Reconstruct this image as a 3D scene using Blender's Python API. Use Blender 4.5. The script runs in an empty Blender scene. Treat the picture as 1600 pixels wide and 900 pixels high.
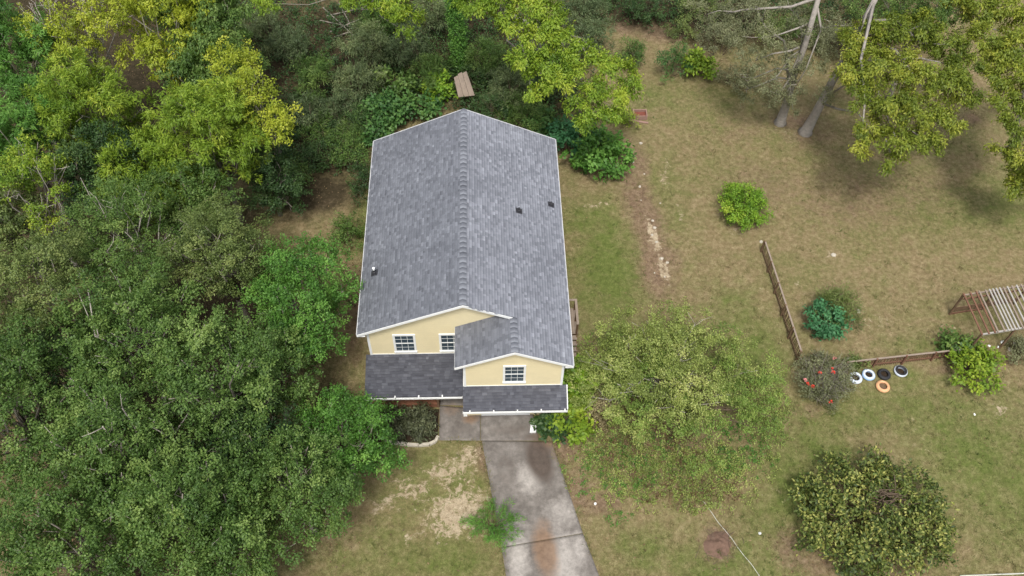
import bpy, bmesh, math, random
import numpy as np
from mathutils import Vector, Matrix
R = math.radians
SC = bpy.context.scene
COL = SC.collection

# ------------------------------------------------------------------ camera, sky, sun, exposure
F_PX, CAM, PITCH, YAW, ROLL = 1403.28, np.array([1.0596, -24.0255, 42.1242]), 0.9399, 0.0503, 0.0268
FW = np.array([math.sin(YAW)*math.cos(PITCH), math.cos(YAW)*math.cos(PITCH), -math.sin(PITCH)])
_r = np.array([math.cos(YAW), -math.sin(YAW), 0.0]); _u = np.cross(_r, FW)
RT = _r*math.cos(ROLL) + _u*math.sin(ROLL); UP = _u*math.cos(ROLL) - _r*math.sin(ROLL)
cam = bpy.data.cameras.new('camera'); co = bpy.data.objects.new('camera', cam); COL.objects.link(co)
cam.sensor_width = 36.0; cam.lens = F_PX/1600*36.0; cam.clip_start = 0.5; cam.clip_end = 2000
M = Matrix([[RT[0], UP[0], -FW[0], CAM[0]], [RT[1], UP[1], -FW[1], CAM[1]], [RT[2], UP[2], -FW[2], CAM[2]], [0, 0, 0, 1]])
co.matrix_world = M
SC.camera = co

SUN_EL, SUN_AZ = 64.0, 188.0      # azimuth clockwise from +y (the far side); light comes from the street side
w = bpy.data.worlds.new('World'); SC.world = w; w.use_nodes = True
nt = w.node_tree; bg = nt.nodes['Background']
sky = nt.nodes.new('ShaderNodeTexSky'); sky.sky_type = 'NISHITA'; sky.sun_disc = False
sky.sun_elevation = R(SUN_EL); sky.sun_rotation = R(SUN_AZ); sky.dust_density = 4.0; sky.air_density = 1.0; sky.ozone_density = 1.0
hs = nt.nodes.new('ShaderNodeHueSaturation'); hs.inputs['Saturation'].default_value = 0.42
nt.links.new(sky.outputs[0], hs.inputs['Color']); nt.links.new(hs.outputs[0], bg.inputs[0]); bg.inputs[1].default_value = 0.095
sl = bpy.data.lights.new('sun', 'SUN'); sl.energy = 1.5; sl.angle = R(10); sl.color = (1.0, 0.97, 0.91)
so = bpy.data.objects.new('sun', sl); COL.objects.link(so)
d = Vector((math.sin(R(SUN_AZ))*math.cos(R(SUN_EL)), math.cos(R(SUN_AZ))*math.cos(R(SUN_EL)), math.sin(R(SUN_EL))))
so.rotation_euler = d.to_track_quat('Z', 'Y').to_euler(); so.location = d*90
vs = SC.view_settings; vs.view_transform = 'Standard'; vs.look = 'None'; vs.gamma = 1.0; vs.use_curve_mapping = False
vs.exposure = 1.06
SC.cycles.max_bounces = 8; SC.cycles.transparent_max_bounces = 4; SC.cycles.caustics_reflective = False; SC.cycles.caustics_refractive = False


def at(x, y, z=0.0):
    """pixel of the 1600x900 photograph -> point at height z"""
    D = FW*F_PX + RT*(x-800) + UP*(450-y)
    return CAM + D*((z-CAM[2])/D[2])


# ------------------------------------------------------------------ materials
class NT:
    def __init__(s, name):
        s.m = bpy.data.materials.new(name); s.m.use_nodes = True; s.t = s.m.node_tree; s.n = s.t.nodes
        s.b = s.n['Principled BSDF']; s.out = s.n['Material Output']
    def node(s, typ, **kw):
        x = s.n.new(typ)
        for k, v in kw.items():
            if isinstance(k, str) and hasattr(x, k): setattr(x, k, v)
            else: x.inputs[k].default_value = v
        return x
    def l(s, a, b): s.t.links.new(a, b)
    def noise(s, scale, detail=4, rough=0.55, vec=None, dist=0.0):
        x = s.n.new('ShaderNodeTexNoise'); x.inputs['Scale'].default_value = scale; x.inputs['Detail'].default_value = detail
        x.inputs['Roughness'].default_value = rough; x.inputs['Distortion'].default_value = dist
        if vec is None: vec = s.pos()
        s.l(vec, x.inputs['Vector']); return x.outputs[0]
    def pos(s):
        if not hasattr(s, '_p'): s._p = s.n.new('ShaderNodeNewGeometry').outputs['Position']
        return s._p
    def obj(s):
        if not hasattr(s, '_o'): s._o = s.n.new('ShaderNodeTexCoord').outputs['Object']
        return s._o
    def math(s, op, a, b=0.0, c=0.0, clamp=False):
        x = s.n.new('ShaderNodeMath'); x.operation = op; x.use_clamp = clamp
        for i, v in enumerate((a, b, c)):
            if isinstance(v, (int, float)): x.inputs[i].default_value = v
            else: s.l(v, x.inputs[i])
        return x.outputs[0]
    def mix(s, f, a, b, mode='MIX'):
        x = s.n.new('ShaderNodeMix'); x.data_type = 'RGBA'; x.blend_type = mode
        for sock, v in ((x.inputs[0], f), (x.inputs[6], a), (x.inputs[7], b)):
            if isinstance(v, (int, float)): sock.default_value = v
            elif isinstance(v, tuple): sock.default_value = (*v, 1.0)
            else: s.l(v, sock)
        return x.outputs[2]
    def ramp(s, f, stops):
        x = s.n.new('ShaderNodeValToRGB'); e = x.color_ramp.elements
        while len(e) < len(stops): e.new(0.5)
        for i, (p, c) in enumerate(stops):
            e[i].position = p; e[i].color = (*c, 1.0) if isinstance(c, tuple) else (c, c, c, 1.0)
        s.l(f, x.inputs[0]); return x.outputs[0]
    def attr(s, name):
        x = s.n.new('ShaderNodeAttribute'); x.attribute_name = name; return x
    def bump(s, h, strength=0.4, dist=0.02):
        x = s.n.new('ShaderNodeBump'); x.inputs['Strength'].default_value = strength; x.inputs['Distance'].default_value = dist
        s.l(h, x.inputs['Height']); s.l(x.outputs[0], s.b.inputs['Normal'])
    def base(s, c, rough=0.8, spec=0.3):
        if isinstance(c, tuple): s.b.inputs['Base Color'].default_value = (*c, 1.0)
        else: s.l(c, s.b.inputs['Base Color'])
        s.b.inputs['Roughness'].default_value = rough; s.b.inputs['Specular IOR Level'].default_value = spec
        return s.m


MAT = {}
def plain(name, c, rough=0.7, spec=0.3, var=0.25, scale=3.0, bump=0.15):
    t = NT(name); n = t.noise(scale, 5); n2 = t.noise(scale*9, 3)
    f = t.math('MULTIPLY_ADD', n, 2*var, 1-var); f = t.math('MULTIPLY', f, t.math('MULTIPLY_ADD', n2, var, 1-var/2))
    x = t.n.new('ShaderNodeVectorMath'); x.operation = 'SCALE'; x.inputs[0].default_value = c; t.l(f, x.inputs[3])
    t.bump(n2, bump, 0.01)
    MAT[name] = t.base(x.outputs[0], rough, spec); return MAT[name]

def leafmat(name, dark, mid, light, trans=0.33, rough=0.55):
    t = NT(name); a = t.attr('tint').outputs['Fac']
    c = t.ramp(a, [(0.0, dark), (0.5, mid), (1.0, light)])
    t.base(c, rough, 0.35)
    tr = t.n.new('ShaderNodeBsdfTranslucent')
    t.l(t.mix(1.0, c, (1.25, 1.2, 0.6), 'MULTIPLY'), tr.inputs[0])
    mx = t.n.new('ShaderNodeMixShader'); mx.inputs[0].default_value = trans
    t.l(t.b.outputs[0], mx.inputs[1]); t.l(tr.outputs[0], mx.inputs[2]); t.l(mx.outputs[0], t.out.inputs[0])
    MAT[name] = t.m; return t.m

plain('white_paint', (0.72, 0.73, 0.72), 0.5, 0.4, 0.06)
plain('yellow_siding', (0.70, 0.575, 0.315), 0.65, 0.3, 0.07, 0.8)
plain('dark_pipe', (0.03, 0.03, 0.035), 0.5, 0.4)
plain('light_metal', (0.5, 0.5, 0.5), 0.4, 0.5, 0.1)
plain('brown_deck', (0.19, 0.085, 0.05), 0.75, 0.2, 0.25)
plain('dark_soil', (0.035, 0.024, 0.016), 0.95, 0.1, 0.4, 5, 0.6)
plain('rust_wood', (0.165, 0.085, 0.055), 0.8, 0.2, 0.4, 4)
plain('brown_wood', (0.145, 0.092, 0.056), 0.85, 0.2, 0.4, 4)
plain('weathered_wood', (0.25, 0.20, 0.16), 0.85, 0.2, 0.3, 4)
plain('pale_slat', (0.34, 0.32, 0.29), 0.7, 0.3, 0.2, 4)
plain('pale_stone', (0.42, 0.38, 0.31), 0.9, 0.2, 0.3, 6, 0.5)
plain('white_plastic', (0.75, 0.76, 0.76), 0.5, 0.4, 0.08)
plain('rubber', (0.022, 0.022, 0.024), 0.7, 0.3, 0.3)
plain('tyre_white', (0.52, 0.57, 0.64), 0.6, 0.3, 0.45, 5)
plain('tyre_blue', (0.30, 0.44, 0.66), 0.6, 0.3, 0.45, 5)
plain('tyre_orange', (0.60, 0.33, 0.17), 0.6, 0.3, 0.45, 5)
plain('rust_metal', (0.17, 0.055, 0.038), 0.8, 0.3, 0.4, 5)
plain('pink_rim', (0.27, 0.17, 0.135), 0.8, 0.3, 0.25, 5)
plain('bark_grey', (0.24, 0.215, 0.18), 0.9, 0.15, 0.4, 5, 0.7)
plain('bark_pale', (0.36, 0.325, 0.285), 0.9, 0.15, 0.3, 4, 0.6)
plain('bark_dark', (0.075, 0.06, 0.045), 0.95, 0.1, 0.4, 5, 0.7)
plain('bark_mid', (0.27, 0.245, 0.215), 0.9, 0.15, 0.45, 5, 0.8)
plain('twig_brown', (0.13, 0.095, 0.07), 0.9, 0.1, 0.3, 5, 0.4)
plain('red_flower', (0.62, 0.05, 0.03), 0.6, 0.3, 0.2)
plain('pink_flower', (0.7, 0.25, 0.25), 0.6, 0.3, 0.2)
plain('hose_white', (0.48, 0.48, 0.42), 0.5, 0.4, 0.1)
plain('mound_soil', (0.15, 0.095, 0.07), 0.95, 0.1, 0.35, 6, 0.7)
plain('dry_straw', (0.36, 0.27, 0.16), 0.9, 0.1, 0.3, 4)

t = NT('yellow_siding'); sx_ = t.n.new('ShaderNodeSeparateXYZ'); t.l(t.pos(), sx_.inputs[0]); fr_ = t.math('FRACT', t.math('MULTIPLY', sx_.outputs[2], 6.2))
n_ = t.noise(1.1, 6, .65); n2_ = t.noise(14, 4); vv = t.n.new('ShaderNodeVectorMath'); vv.operation = 'SCALE'; vv.inputs[0].default_value = (0.76, 0.66, 0.42)
t.l(t.math('MULTIPLY', t.math('MULTIPLY_ADD', n_, .22, .89), t.math('MULTIPLY_ADD', n2_, .10, .95)), vv.inputs[3]); t.bump(fr_, .55, .02); MAT['yellow_siding'] = t.base(vv.outputs[0], .6, .3)
t = NT('window_glass'); t.base((0.035, 0.055, 0.07), 0.08, 0.5); MAT['window_glass'] = t.m

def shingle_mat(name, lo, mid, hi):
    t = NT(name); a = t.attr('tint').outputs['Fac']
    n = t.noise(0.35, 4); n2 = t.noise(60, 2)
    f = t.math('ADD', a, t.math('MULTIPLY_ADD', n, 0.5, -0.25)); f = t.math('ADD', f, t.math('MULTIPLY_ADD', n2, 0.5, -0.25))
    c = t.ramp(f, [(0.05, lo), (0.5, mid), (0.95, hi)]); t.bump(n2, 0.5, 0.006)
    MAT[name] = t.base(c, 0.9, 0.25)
shingle_mat('shingle_grey', (0.120, 0.127, 0.147), (0.195, 0.205, 0.234), (0.285, 0.298, 0.333))
shingle_mat('shingle_cap', (0.075, 0.08, 0.094), (0.142, 0.15, 0.172), (0.23, 0.243, 0.272))
shingle_mat('shingle_slate', (0.055, 0.057, 0.070), (0.092, 0.096, 0.115), (0.145, 0.150, 0.174))

# leaf kinds: dark, mid, light (real leaf reflectances)
leafmat('leaf_oak', (0.036, 0.082, 0.015), (0.102, 0.184, 0.038), (0.232, 0.325, 0.085))
leafmat('leaf_green', (0.034, 0.1, 0.014), (0.095, 0.228, 0.034), (0.2, 0.375, 0.07))
leafmat('leaf_olive', (0.058, 0.09, 0.024), (0.14, 0.195, 0.052), (0.275, 0.32, 0.1))
leafmat('leaf_lime', (0.085, 0.16, 0.013), (0.2, 0.305, 0.026), (0.385, 0.45, 0.05))
leafmat('leaf_yellow', (0.16, 0.18, 0.015), (0.33, 0.32, 0.03), (0.56, 0.5, 0.08))
leafmat('leaf_gold', (0.075, 0.115, 0.012), (0.185, 0.238, 0.026), (0.4, 0.41, 0.058))
leafmat('leaf_dark', (0.018, 0.048, 0.014), (0.048, 0.1, 0.028), (0.105, 0.17, 0.048))
leafmat('leaf_cane', (0.04, 0.068, 0.028), (0.108, 0.155, 0.068), (0.215, 0.27, 0.125))
leafmat('leaf_teal', (0.025, 0.095, 0.036), (0.058, 0.190, 0.075), (0.115, 0.30, 0.125))
leafmat('leaf_vine', (0.030, 0.090, 0.024), (0.075, 0.175, 0.042), (0.155, 0.275, 0.066))
leafmat('leaf_citrus', (0.095, 0.2, 0.016), (0.2, 0.35, 0.028), (0.39, 0.48, 0.06))
leafmat('leaf_weed', (0.105, 0.14, 0.034), (0.255, 0.32, 0.078), (0.49, 0.51, 0.18))
leafmat('leaf_brown', (0.070, 0.042, 0.022), (0.135, 0.082, 0.040), (0.240, 0.165, 0.085), 0.1)
leafmat('leaf_sun', (0.15, 0.205, 0.016), (0.315, 0.38, 0.03), (0.56, 0.57, 0.075))
leafmat('leaf_plume', (0.060, 0.090, 0.038), (0.150, 0.200, 0.085), (0.290, 0.340, 0.150))
leafmat('leaf_wisp', (0.072, 0.125, 0.024), (0.175, 0.270, 0.052), (0.360, 0.440, 0.110))
leafmat('leaf_straw', (0.14, 0.105, 0.050), (0.27, 0.225, 0.115), (0.42, 0.37, 0.20), 0.15)
leafmat('leaf_purple', (0.03, 0.036, 0.018), (0.09, 0.105, 0.054), (0.19, 0.21, 0.11))
leafmat('leaf_laurel', (0.04, 0.066, 0.016), (0.135, 0.185, 0.042), (0.43, 0.43, 0.12))
leafmat('leaf_sage', (0.09, 0.1, 0.05), (0.18, 0.195, 0.1), (0.31, 0.32, 0.175))


# ------------------------------------------------------------------ mesh helpers
def tag(o, label=None, cat=None, group=None, kind=None):
    if label: o['label'] = label
    if cat: o['category'] = cat
    if group: o['group'] = group
    if kind: o['kind'] = kind
    return o

def empty(name, loc=(0, 0, 0)):
    o = bpy.data.objects.new(name, None); COL.objects.link(o); o.location = loc; o.empty_display_size = 0.3
    return o

def link(name, me, mat, parent=None, smooth=False):
    if mat is not None and len(me.materials) == 0: me.materials.append(MAT[mat] if isinstance(mat, str) else mat)
    o = bpy.data.objects.new(name, me); COL.objects.link(o)
    if parent is not None:
        o.parent = parent
        # every parent is unrotated; keep world coordinates of the mesh
        p = parent; off = Vector((0, 0, 0))
        while p is not None: off += p.location; p = p.parent
        o.location = -off
    if smooth: me.polygons.foreach_set('use_smooth', [True]*len(me.polygons))
    return o

def npmesh(name, V, Q, attrs=None):
    """V (n,3); Q (m,4) or (m,3)"""
    me = bpy.data.meshes.new(name); V = np.asarray(V, np.float32); Q = np.asarray(Q, np.int32); m, k = Q.shape
    me.vertices.add(len(V)); me.vertices.foreach_set('co', V.ravel())
    me.loops.add(m*k); me.loops.foreach_set('vertex_index', Q.ravel())
    me.polygons.add(m); me.polygons.foreach_set('loop_start', np.arange(0, m*k, k, dtype=np.int32))
    me.update(calc_edges=True)
    for an, (typ, arr) in (attrs or {}).items():
        a = me.attributes.new(an, typ, 'POINT')
        a.data.foreach_set('value' if typ == 'FLOAT' else 'color', np.asarray(arr, np.float32).ravel())
    return me

class MB:
    def __init__(s): s.v = []; s.f = []
    def add(s, V, Fs):
        b = len(s.v); s.v += [tuple(map(float, p)) for p in V]; s.f += [tuple(i+b for i in q) for q in Fs]; return s
    def box(s, a, b):
        (x0, y0, z0), (x1, y1, z1) = a, b
        return s.add([(x0, y0, z0), (x1, y0, z0), (x1, y1, z0), (x0, y1, z0), (x0, y0, z1), (x1, y0, z1), (x1, y1, z1), (x0, y1, z1)],
                     [(3, 2, 1, 0), (4, 5, 6, 7), (0, 1, 5, 4), (1, 2, 6, 5), (2, 3, 7, 6), (3, 0, 4, 7)])
    def bar(s, p, q, w_, h_, up=(0, 0, 1)):
        p, q = Vector(p), Vector(q); dd = (q-p).normalized(); u = Vector(up)
        sd = dd.cross(u)
        if sd.length < 1e-4: sd = dd.cross(Vector((1, 0, 0)))
        sd.normalize(); u = sd.cross(dd); V = []
        for c in (p, q):
            for a, b in ((-1, -1), (1, -1), (1, 1), (-1, 1)): V.append(c + sd*(a*w_/2) + u*(b*h_/2))
        return s.add(V, [(3, 2, 1, 0), (4, 5, 6, 7), (0, 1, 5, 4), (1, 2, 6, 5), (2, 3, 7, 6), (3, 0, 4, 7)])
    def prism(s, poly, dvec):
        n = len(poly); P = [Vector(p) for p in poly]; dv = Vector(dvec)
        return s.add(P + [p+dv for p in P], [tuple(range(n))[::-1], tuple(range(n, 2*n))] + [(i, (i+1) % n, n+(i+1) % n, n+i) for i in range(n)])
    def tube(s, pts, rad, n=6):
        P = [Vector(p) for p in pts]; b = len(s.v)
        for i, p in enumerate(P):
            dd = (P[min(i+1, len(P)-1)] - P[max(i-1, 0)]).normalized()
            a = dd.cross(Vector((0.31, 0.95, 0.05)));
            if a.length < 1e-3: a = dd.cross(Vector((1, 0, 0)))
            a.normalize(); c = dd.cross(a)
            for k in range(n):
                t_ = 2*math.pi*k/n; s.v.append(tuple(p + (a*math.cos(t_) + c*math.sin(t_))*rad[i]))
        for i in range(len(P)-1):
            for k in range(n): s.f.append((b+i*n+k, b+i*n+(k+1) % n, b+(i+1)*n+(k+1) % n, b+(i+1)*n+k))
        s.f.append(tuple(b+k for k in range(n))[::-1]); s.f.append(tuple(b+(len(P)-1)*n+k for k in range(n)))
        return s
    def lathe(s, prof, c, n=24, axis=None):
        b = len(s.v); m = len(prof)
        for k in range(n):
            t_ = 2*math.pi*k/n
            for r_, z_ in prof: s.v.append((c[0]+r_*math.cos(t_), c[1]+r_*math.sin(t_), c[2]+z_))
        for k in range(n):
            for i in range(m-1):
                s.f.append((b+k*m+i, b+((k+1) % n)*m+i, b+((k+1) % n)*m+i+1, b+k*m+i+1))
        return s
    def mesh(s, name):
        me = bpy.data.meshes.new(name); me.from_pydata(s.v, [], s.f); me.update(); return me
    def build(s, name, mat, parent=None, smooth=False): return link(name, s.mesh(name), mat, parent, smooth)


# value noise in numpy for layout of patches
def vnoise(x, y, seed=0):
    xi = np.floor(x).astype(np.int64); yi = np.floor(y).astype(np.int64); fx = x-xi; fy = y-yi
    fx = fx*fx*(3-2*fx); fy = fy*fy*(3-2*fy)
    def h(a, b):
        n = (a*374761393 + b*668265263 + seed*1274126177) & 0xffffffff
        n = ((n ^ (n >> 13))*1274126177) & 0xffffffff
        return ((n ^ (n >> 16)) & 0xffff)/65535.0
    return (h(xi, yi)*(1-fx)+h(xi+1, yi)*fx)*(1-fy) + (h(xi, yi+1)*(1-fx)+h(xi+1, yi+1)*fx)*fy
def fbm(x, y, seed=0, o=4):
    s_ = 0; a = 0.5; n = 0
    for i in range(o): s_ = s_+a*vnoise(x*2**i, y*2**i, seed+i*7); n += a; a *= 0.55
    return s_/n


# ------------------------------------------------------------------ ground
def patch(x, y, px, py, rx, ry, rot=0.0):
    """soft elliptical mask round the ground point under pixel (px, py); radii in metres"""
    c = at(px, py); dx = x-c[0]; dy = y-c[1]; a = R(rot)
    u = (dx*math.cos(a)+dy*math.sin(a))/rx; v = (-dx*math.sin(a)+dy*math.cos(a))/ry
    return np.clip(1.35-np.sqrt(u*u+v*v), 0, 1)

SAND = [(700, 735, 1.5, 0.9, 0, .8), (715, 800, 2.0, 1.5, 30, .95), (640, 765, 1.3, .9, 0, .7), (600, 790, .9, .8, 0, .65), (735, 710, .8, .8, 0, .8), (640, 840, .7, .4, 0, .6), (770, 775, .5, 1.2, 0, .6),
        (1040, 270, .35, 2.2, -12, .62), (1062, 330, .3, 1.0, 0, .55), (1021, 368, .35, 2.2, 8, .95), (1037, 420, .35, 1.4, 8, .95), (930, 320, 1.8, .4, 10, .5), (1300, 398, .6, .4, 0, .5), (1215, 205, 1.3, .5, 0, .4), (1375, 500, 1.2, .5, 0, .5), (1340, 480, .6, .4, 0, .5), (1560, 640, .7, .7, 0, .6),
        (1250, 440, .6, .5, 0, .45), (1150, 360, .8, .5, 0, .5), (1240, 215, 1.2, .5, 0, .45), (1440, 690, .5, 1.4, 0, .35), (1205, 770, .8, .6, 0, .45), (1480, 515, .8, .4, 0, .55), (1190, 445, .3, 1.6, -8, .4)]
RED = [(500, 310, 1.8, 1.2, 0, .75), (755, 715, .5, 1.4, 10, .8), (880, 700, .9, 1.0, 0, .9), (905, 770, .8, 1.6, 0, .75), (945, 785, 1.3, .7, 20, .85), (1005, 330, 1.3, 4.8, 8, .85), (1025, 410, 1.2, 3.0, 0, .9), (1050, 400, .8, 1.6, 0, .6), (1000, 260, .8, 2.5, 0, .7), (1040, 50, 2.5, 1.4, 0, .95), (980, 40, 1.5, 1.2, 0, .9), (1240, 190, 1.8, 1.0, 0, .75), (1260, 215, 2.2, .8, 0, .55), (1520, 185, .9, .8, 0, .7), (540, 35, 2.5, 1.2, 0, .7),
       (1200, 290, 3.0, 2.5, 0, .42), (1330, 310, 5.0, 3.0, 0, .46), (1420, 300, 3.5, 2, 0, .4), (1150, 200, 3, 2, 0, .3), (1235, 860, 1.0, 1.4, 0, .7), (1275, 880, 1.4, .8, 0, .7), (1380, 880, 1.8, .8, 0, .6), (1060, 690, 4.0, 2.6, 0, .5), (930, 620, 1.2, 2.0, 0, .55), (1122, 850, 1.0, 1.1, 0, .85), (1270, 640, 1.2, .6, 0, .6), (1480, 575, 1.4, .6, 0, .6), (985, 245, .8, 1.6, 0, .45), (555, 480, 1.0, 4.0, 0, .8), (520, 830, 2.6, 1.2, 0, .45), (1580, 560, 1.2, .8, 0, .5), (1410, 560, 3, .5, 5, .4)]
GREEN = [(945, 420, 2.2, 5.0, 0, .85), (915, 350, 1.6, 2.0, 0, .6), (1350, 640, 6, 1.8, 0, .45), (1540, 720, 4.0, 5, 0, .6), (1450, 620, 4, 2, 0, .3), (1230, 760, 1.5, 3.5, 0, .6), (1190, 560, 1.6, 3.2, 0, .6), (1270, 700, 2.2, 1.6, 0, .6), (1150, 880, 4, 1.6, 0, .55), (1590, 320, 2.2, 3.0, 0, .45), (1040, 300, 1.5, 3.5, 0, .28), (700, 870, 3.5, 1.4, 0, .5), (690, 760, 3, 3, 0, .45), (600, 860, 3, 2, 0, .4), (1560, 800, 1.6, 3.0, 0, .4), (1210, 800, 1.4, 2.5, 0, .4), (1480, 330, 3.5, 2, 0, .3), (1100, 160, 4, 2.5, 0, .25), (1450, 750, 5, 3, 0, .25), (570, 350, .8, 3.5, 0, .6), (1000, 860, 2.0, 1.2, 0, .5), (1420, 640, 5, 2.0, 0, .22), (1150, 480, 2, 1.4, 0, .35), (1020, 150, 1.2, 1.5, 0, .4), (1070, 640, 4, 4, 0, .4), (1430, 540, 1.5, .6, 0, .5)]
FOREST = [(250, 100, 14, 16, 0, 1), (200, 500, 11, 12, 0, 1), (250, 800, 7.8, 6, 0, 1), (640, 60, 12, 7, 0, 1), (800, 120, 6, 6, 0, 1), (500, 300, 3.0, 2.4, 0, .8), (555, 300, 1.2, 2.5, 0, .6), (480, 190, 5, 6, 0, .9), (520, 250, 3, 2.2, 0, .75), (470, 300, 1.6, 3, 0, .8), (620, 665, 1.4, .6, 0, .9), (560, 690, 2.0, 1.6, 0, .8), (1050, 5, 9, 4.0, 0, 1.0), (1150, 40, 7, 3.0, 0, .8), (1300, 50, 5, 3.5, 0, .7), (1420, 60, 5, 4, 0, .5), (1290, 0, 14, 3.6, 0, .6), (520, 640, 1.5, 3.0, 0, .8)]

def masks(x, y):
    n1 = fbm(x*.9, y*.9, 3, 4)
    def comb(L):
        m = np.zeros_like(x)
        for p in L: m = np.maximum(m, patch(x, y, *p[:5])*p[5])
        return m
    g = np.clip(0.26*fbm(x*.25, y*.25, 11, 3) + comb(GREEN), 0, 1)
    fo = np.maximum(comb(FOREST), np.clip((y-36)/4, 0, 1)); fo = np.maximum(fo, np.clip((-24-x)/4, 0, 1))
    return g, comb(SAND), comb(RED), fo

def ground_z(x, y):
    house = np.clip((np.maximum(np.abs(x)-6.2, np.abs(y-4)-10.5))/3, 0, 1)
    drive = np.clip((np.abs(x-2.2-np.clip(-(y+3), 0, 99)*.2)-3.4)/2, 0, 1)
    drive = np.where(y > 0, 1, drive)
    return (fbm(x*.22, y*.22, 5, 3)-.5)*0.35*house*drive - 0.012

xs = np.concatenate([np.linspace(-400, -60, 9), np.linspace(-45, -28, 6), np.arange(-25, 46, .32), np.linspace(50, 70, 5), np.linspace(90, 400, 8)])
ys = np.concatenate([np.linspace(-300, -40, 8), np.linspace(-28, -14, 6), np.arange(-12.5, 37, .32), np.linspace(40, 60, 6), np.linspace(80, 500, 9)])
X, Y = np.meshgrid(xs, ys); Z = ground_z(X, Y)
g, sa, re_, fo = masks(X, Y)
nx, ny = len(xs), len(ys); idx = np.arange(nx*ny).reshape(ny, nx)
Q = np.stack([idx[:-1, :-1], idx[:-1, 1:], idx[1:, 1:], idx[1:, :-1]], -1).reshape(-1, 4)
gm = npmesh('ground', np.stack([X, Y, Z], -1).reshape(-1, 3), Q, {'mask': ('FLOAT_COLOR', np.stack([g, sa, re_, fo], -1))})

t = NT('lawn')
A = t.attr('mask'); sp = t.n.new('ShaderNodeSeparateColor'); t.l(A.outputs['Color'], sp.inputs[0])
gr_, sd_, rd_, fr_ = sp.outputs[0], sp.outputs[1], sp.outputs[2], A.outputs['Alpha']
n_big, n_mid, n_fine, n_hair = t.noise(.35, 4), t.noise(1.1, 7, .7), t.noise(4.0, 7, .75), t.noise(22, 4, .7)
def sel(mk, n, gain=3.0, amp=1.5):
    x = t.math('ADD', mk, t.math('MULTIPLY_ADD', n, amp, -amp/2)); return t.math('MULTIPLY_ADD', t.math('SUBTRACT', x, .5), gain, .5, clamp=True)
brown = t.ramp(n_fine, [(.25, (0.100, 0.075, 0.036)), (.5, (0.195, 0.150, 0.080)), (.75, (0.325, 0.262, 0.155))])
green = t.ramp(n_fine, [(.25, (0.052, 0.068, 0.015)), (.5, (0.100, 0.124, 0.032)), (.75, (0.165, 0.185, 0.060))])
gf = t.math('ADD', t.math('MULTIPLY_ADD', n_mid, 1.8, -.80), gr_); gf = t.math('ADD', gf, t.math('MULTIPLY_ADD', n_big, .7, -.35), clamp=True)
c = t.mix(gf, brown, green)
reddish = t.ramp(n_fine, [(.25, (0.080, 0.050, 0.034)), (.5, (0.165, 0.110, 0.074)), (.75, (0.29, 0.21, 0.145))])
c = t.mix(t.math('MULTIPLY', sel(rd_, t.noise(2.1, 5, .65), 1.6, 1.1), .85), c, reddish)
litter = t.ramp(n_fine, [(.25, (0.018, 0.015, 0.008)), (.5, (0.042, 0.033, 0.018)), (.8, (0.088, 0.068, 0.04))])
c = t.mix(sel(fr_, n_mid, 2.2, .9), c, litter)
sandc = t.ramp(n_fine, [(.3, (0.19, 0.14, 0.085)), (.5, (0.34, 0.275, 0.185)), (.75, (0.48, 0.41, 0.30))])
c = t.mix(sel(t.math('MULTIPLY', sd_, .74), t.noise(2.6, 9, .78, dist=.6), 5.0, 2.6), c, sandc)
hv = t.math('MULTIPLY_ADD', n_hair, 1.5, .25); vv = t.n.new('ShaderNodeVectorMath'); vv.operation = 'SCALE'; t.l(c, vv.inputs[0]); t.l(hv, vv.inputs[3])
t.bump(t.math('ADD', n_fine, n_hair), .6, .05)
t.base(vv.outputs[0], .95, .1); MAT['lawn'] = t.m
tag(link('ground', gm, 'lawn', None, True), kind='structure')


# ------------------------------------------------------------------ concrete
def quadgrid(c4, step=.12, z=0.0, th=.1):
    """slab from 4 ground corners (counter-clockwise), gridded top plus sides"""
    P = [np.array(c_[:2]) for c_ in c4]
    nu = max(2, int(np.linalg.norm(P[1]-P[0])/step)); nv = max(2, int(np.linalg.norm(P[3]-P[0])/step))
    u, v = np.meshgrid(np.linspace(0, 1, nu+1), np.linspace(0, 1, nv+1))
    XY = (1-u)[..., None]*(1-v)[..., None]*P[0] + u[..., None]*(1-v)[..., None]*P[1] + u[..., None]*v[..., None]*P[2] + (1-u)[..., None]*v[..., None]*P[3]
    n = (nu+1)*(nv+1); V = np.concatenate([XY.reshape(-1, 2), np.full((n, 1), z)], 1)
    ix = np.arange(n).reshape(nv+1, nu+1)
    Q = np.stack([ix[:-1, :-1], ix[:-1, 1:], ix[1:, 1:], ix[1:, :-1]], -1).reshape(-1, 4)
    ring = np.concatenate([ix[0, :-1], ix[:-1, -1], ix[-1, :0:-1], ix[:0:-1, 0]])
    low = V[ring].copy(); low[:, 2] -= th; b = n+np.arange(len(ring)); nx_ = np.roll(np.arange(len(ring)), -1)
    Q2 = np.stack([ring[nx_], ring, b, b[nx_]], -1)
    return np.concatenate([V, low]), np.concatenate([Q, Q2])

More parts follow.
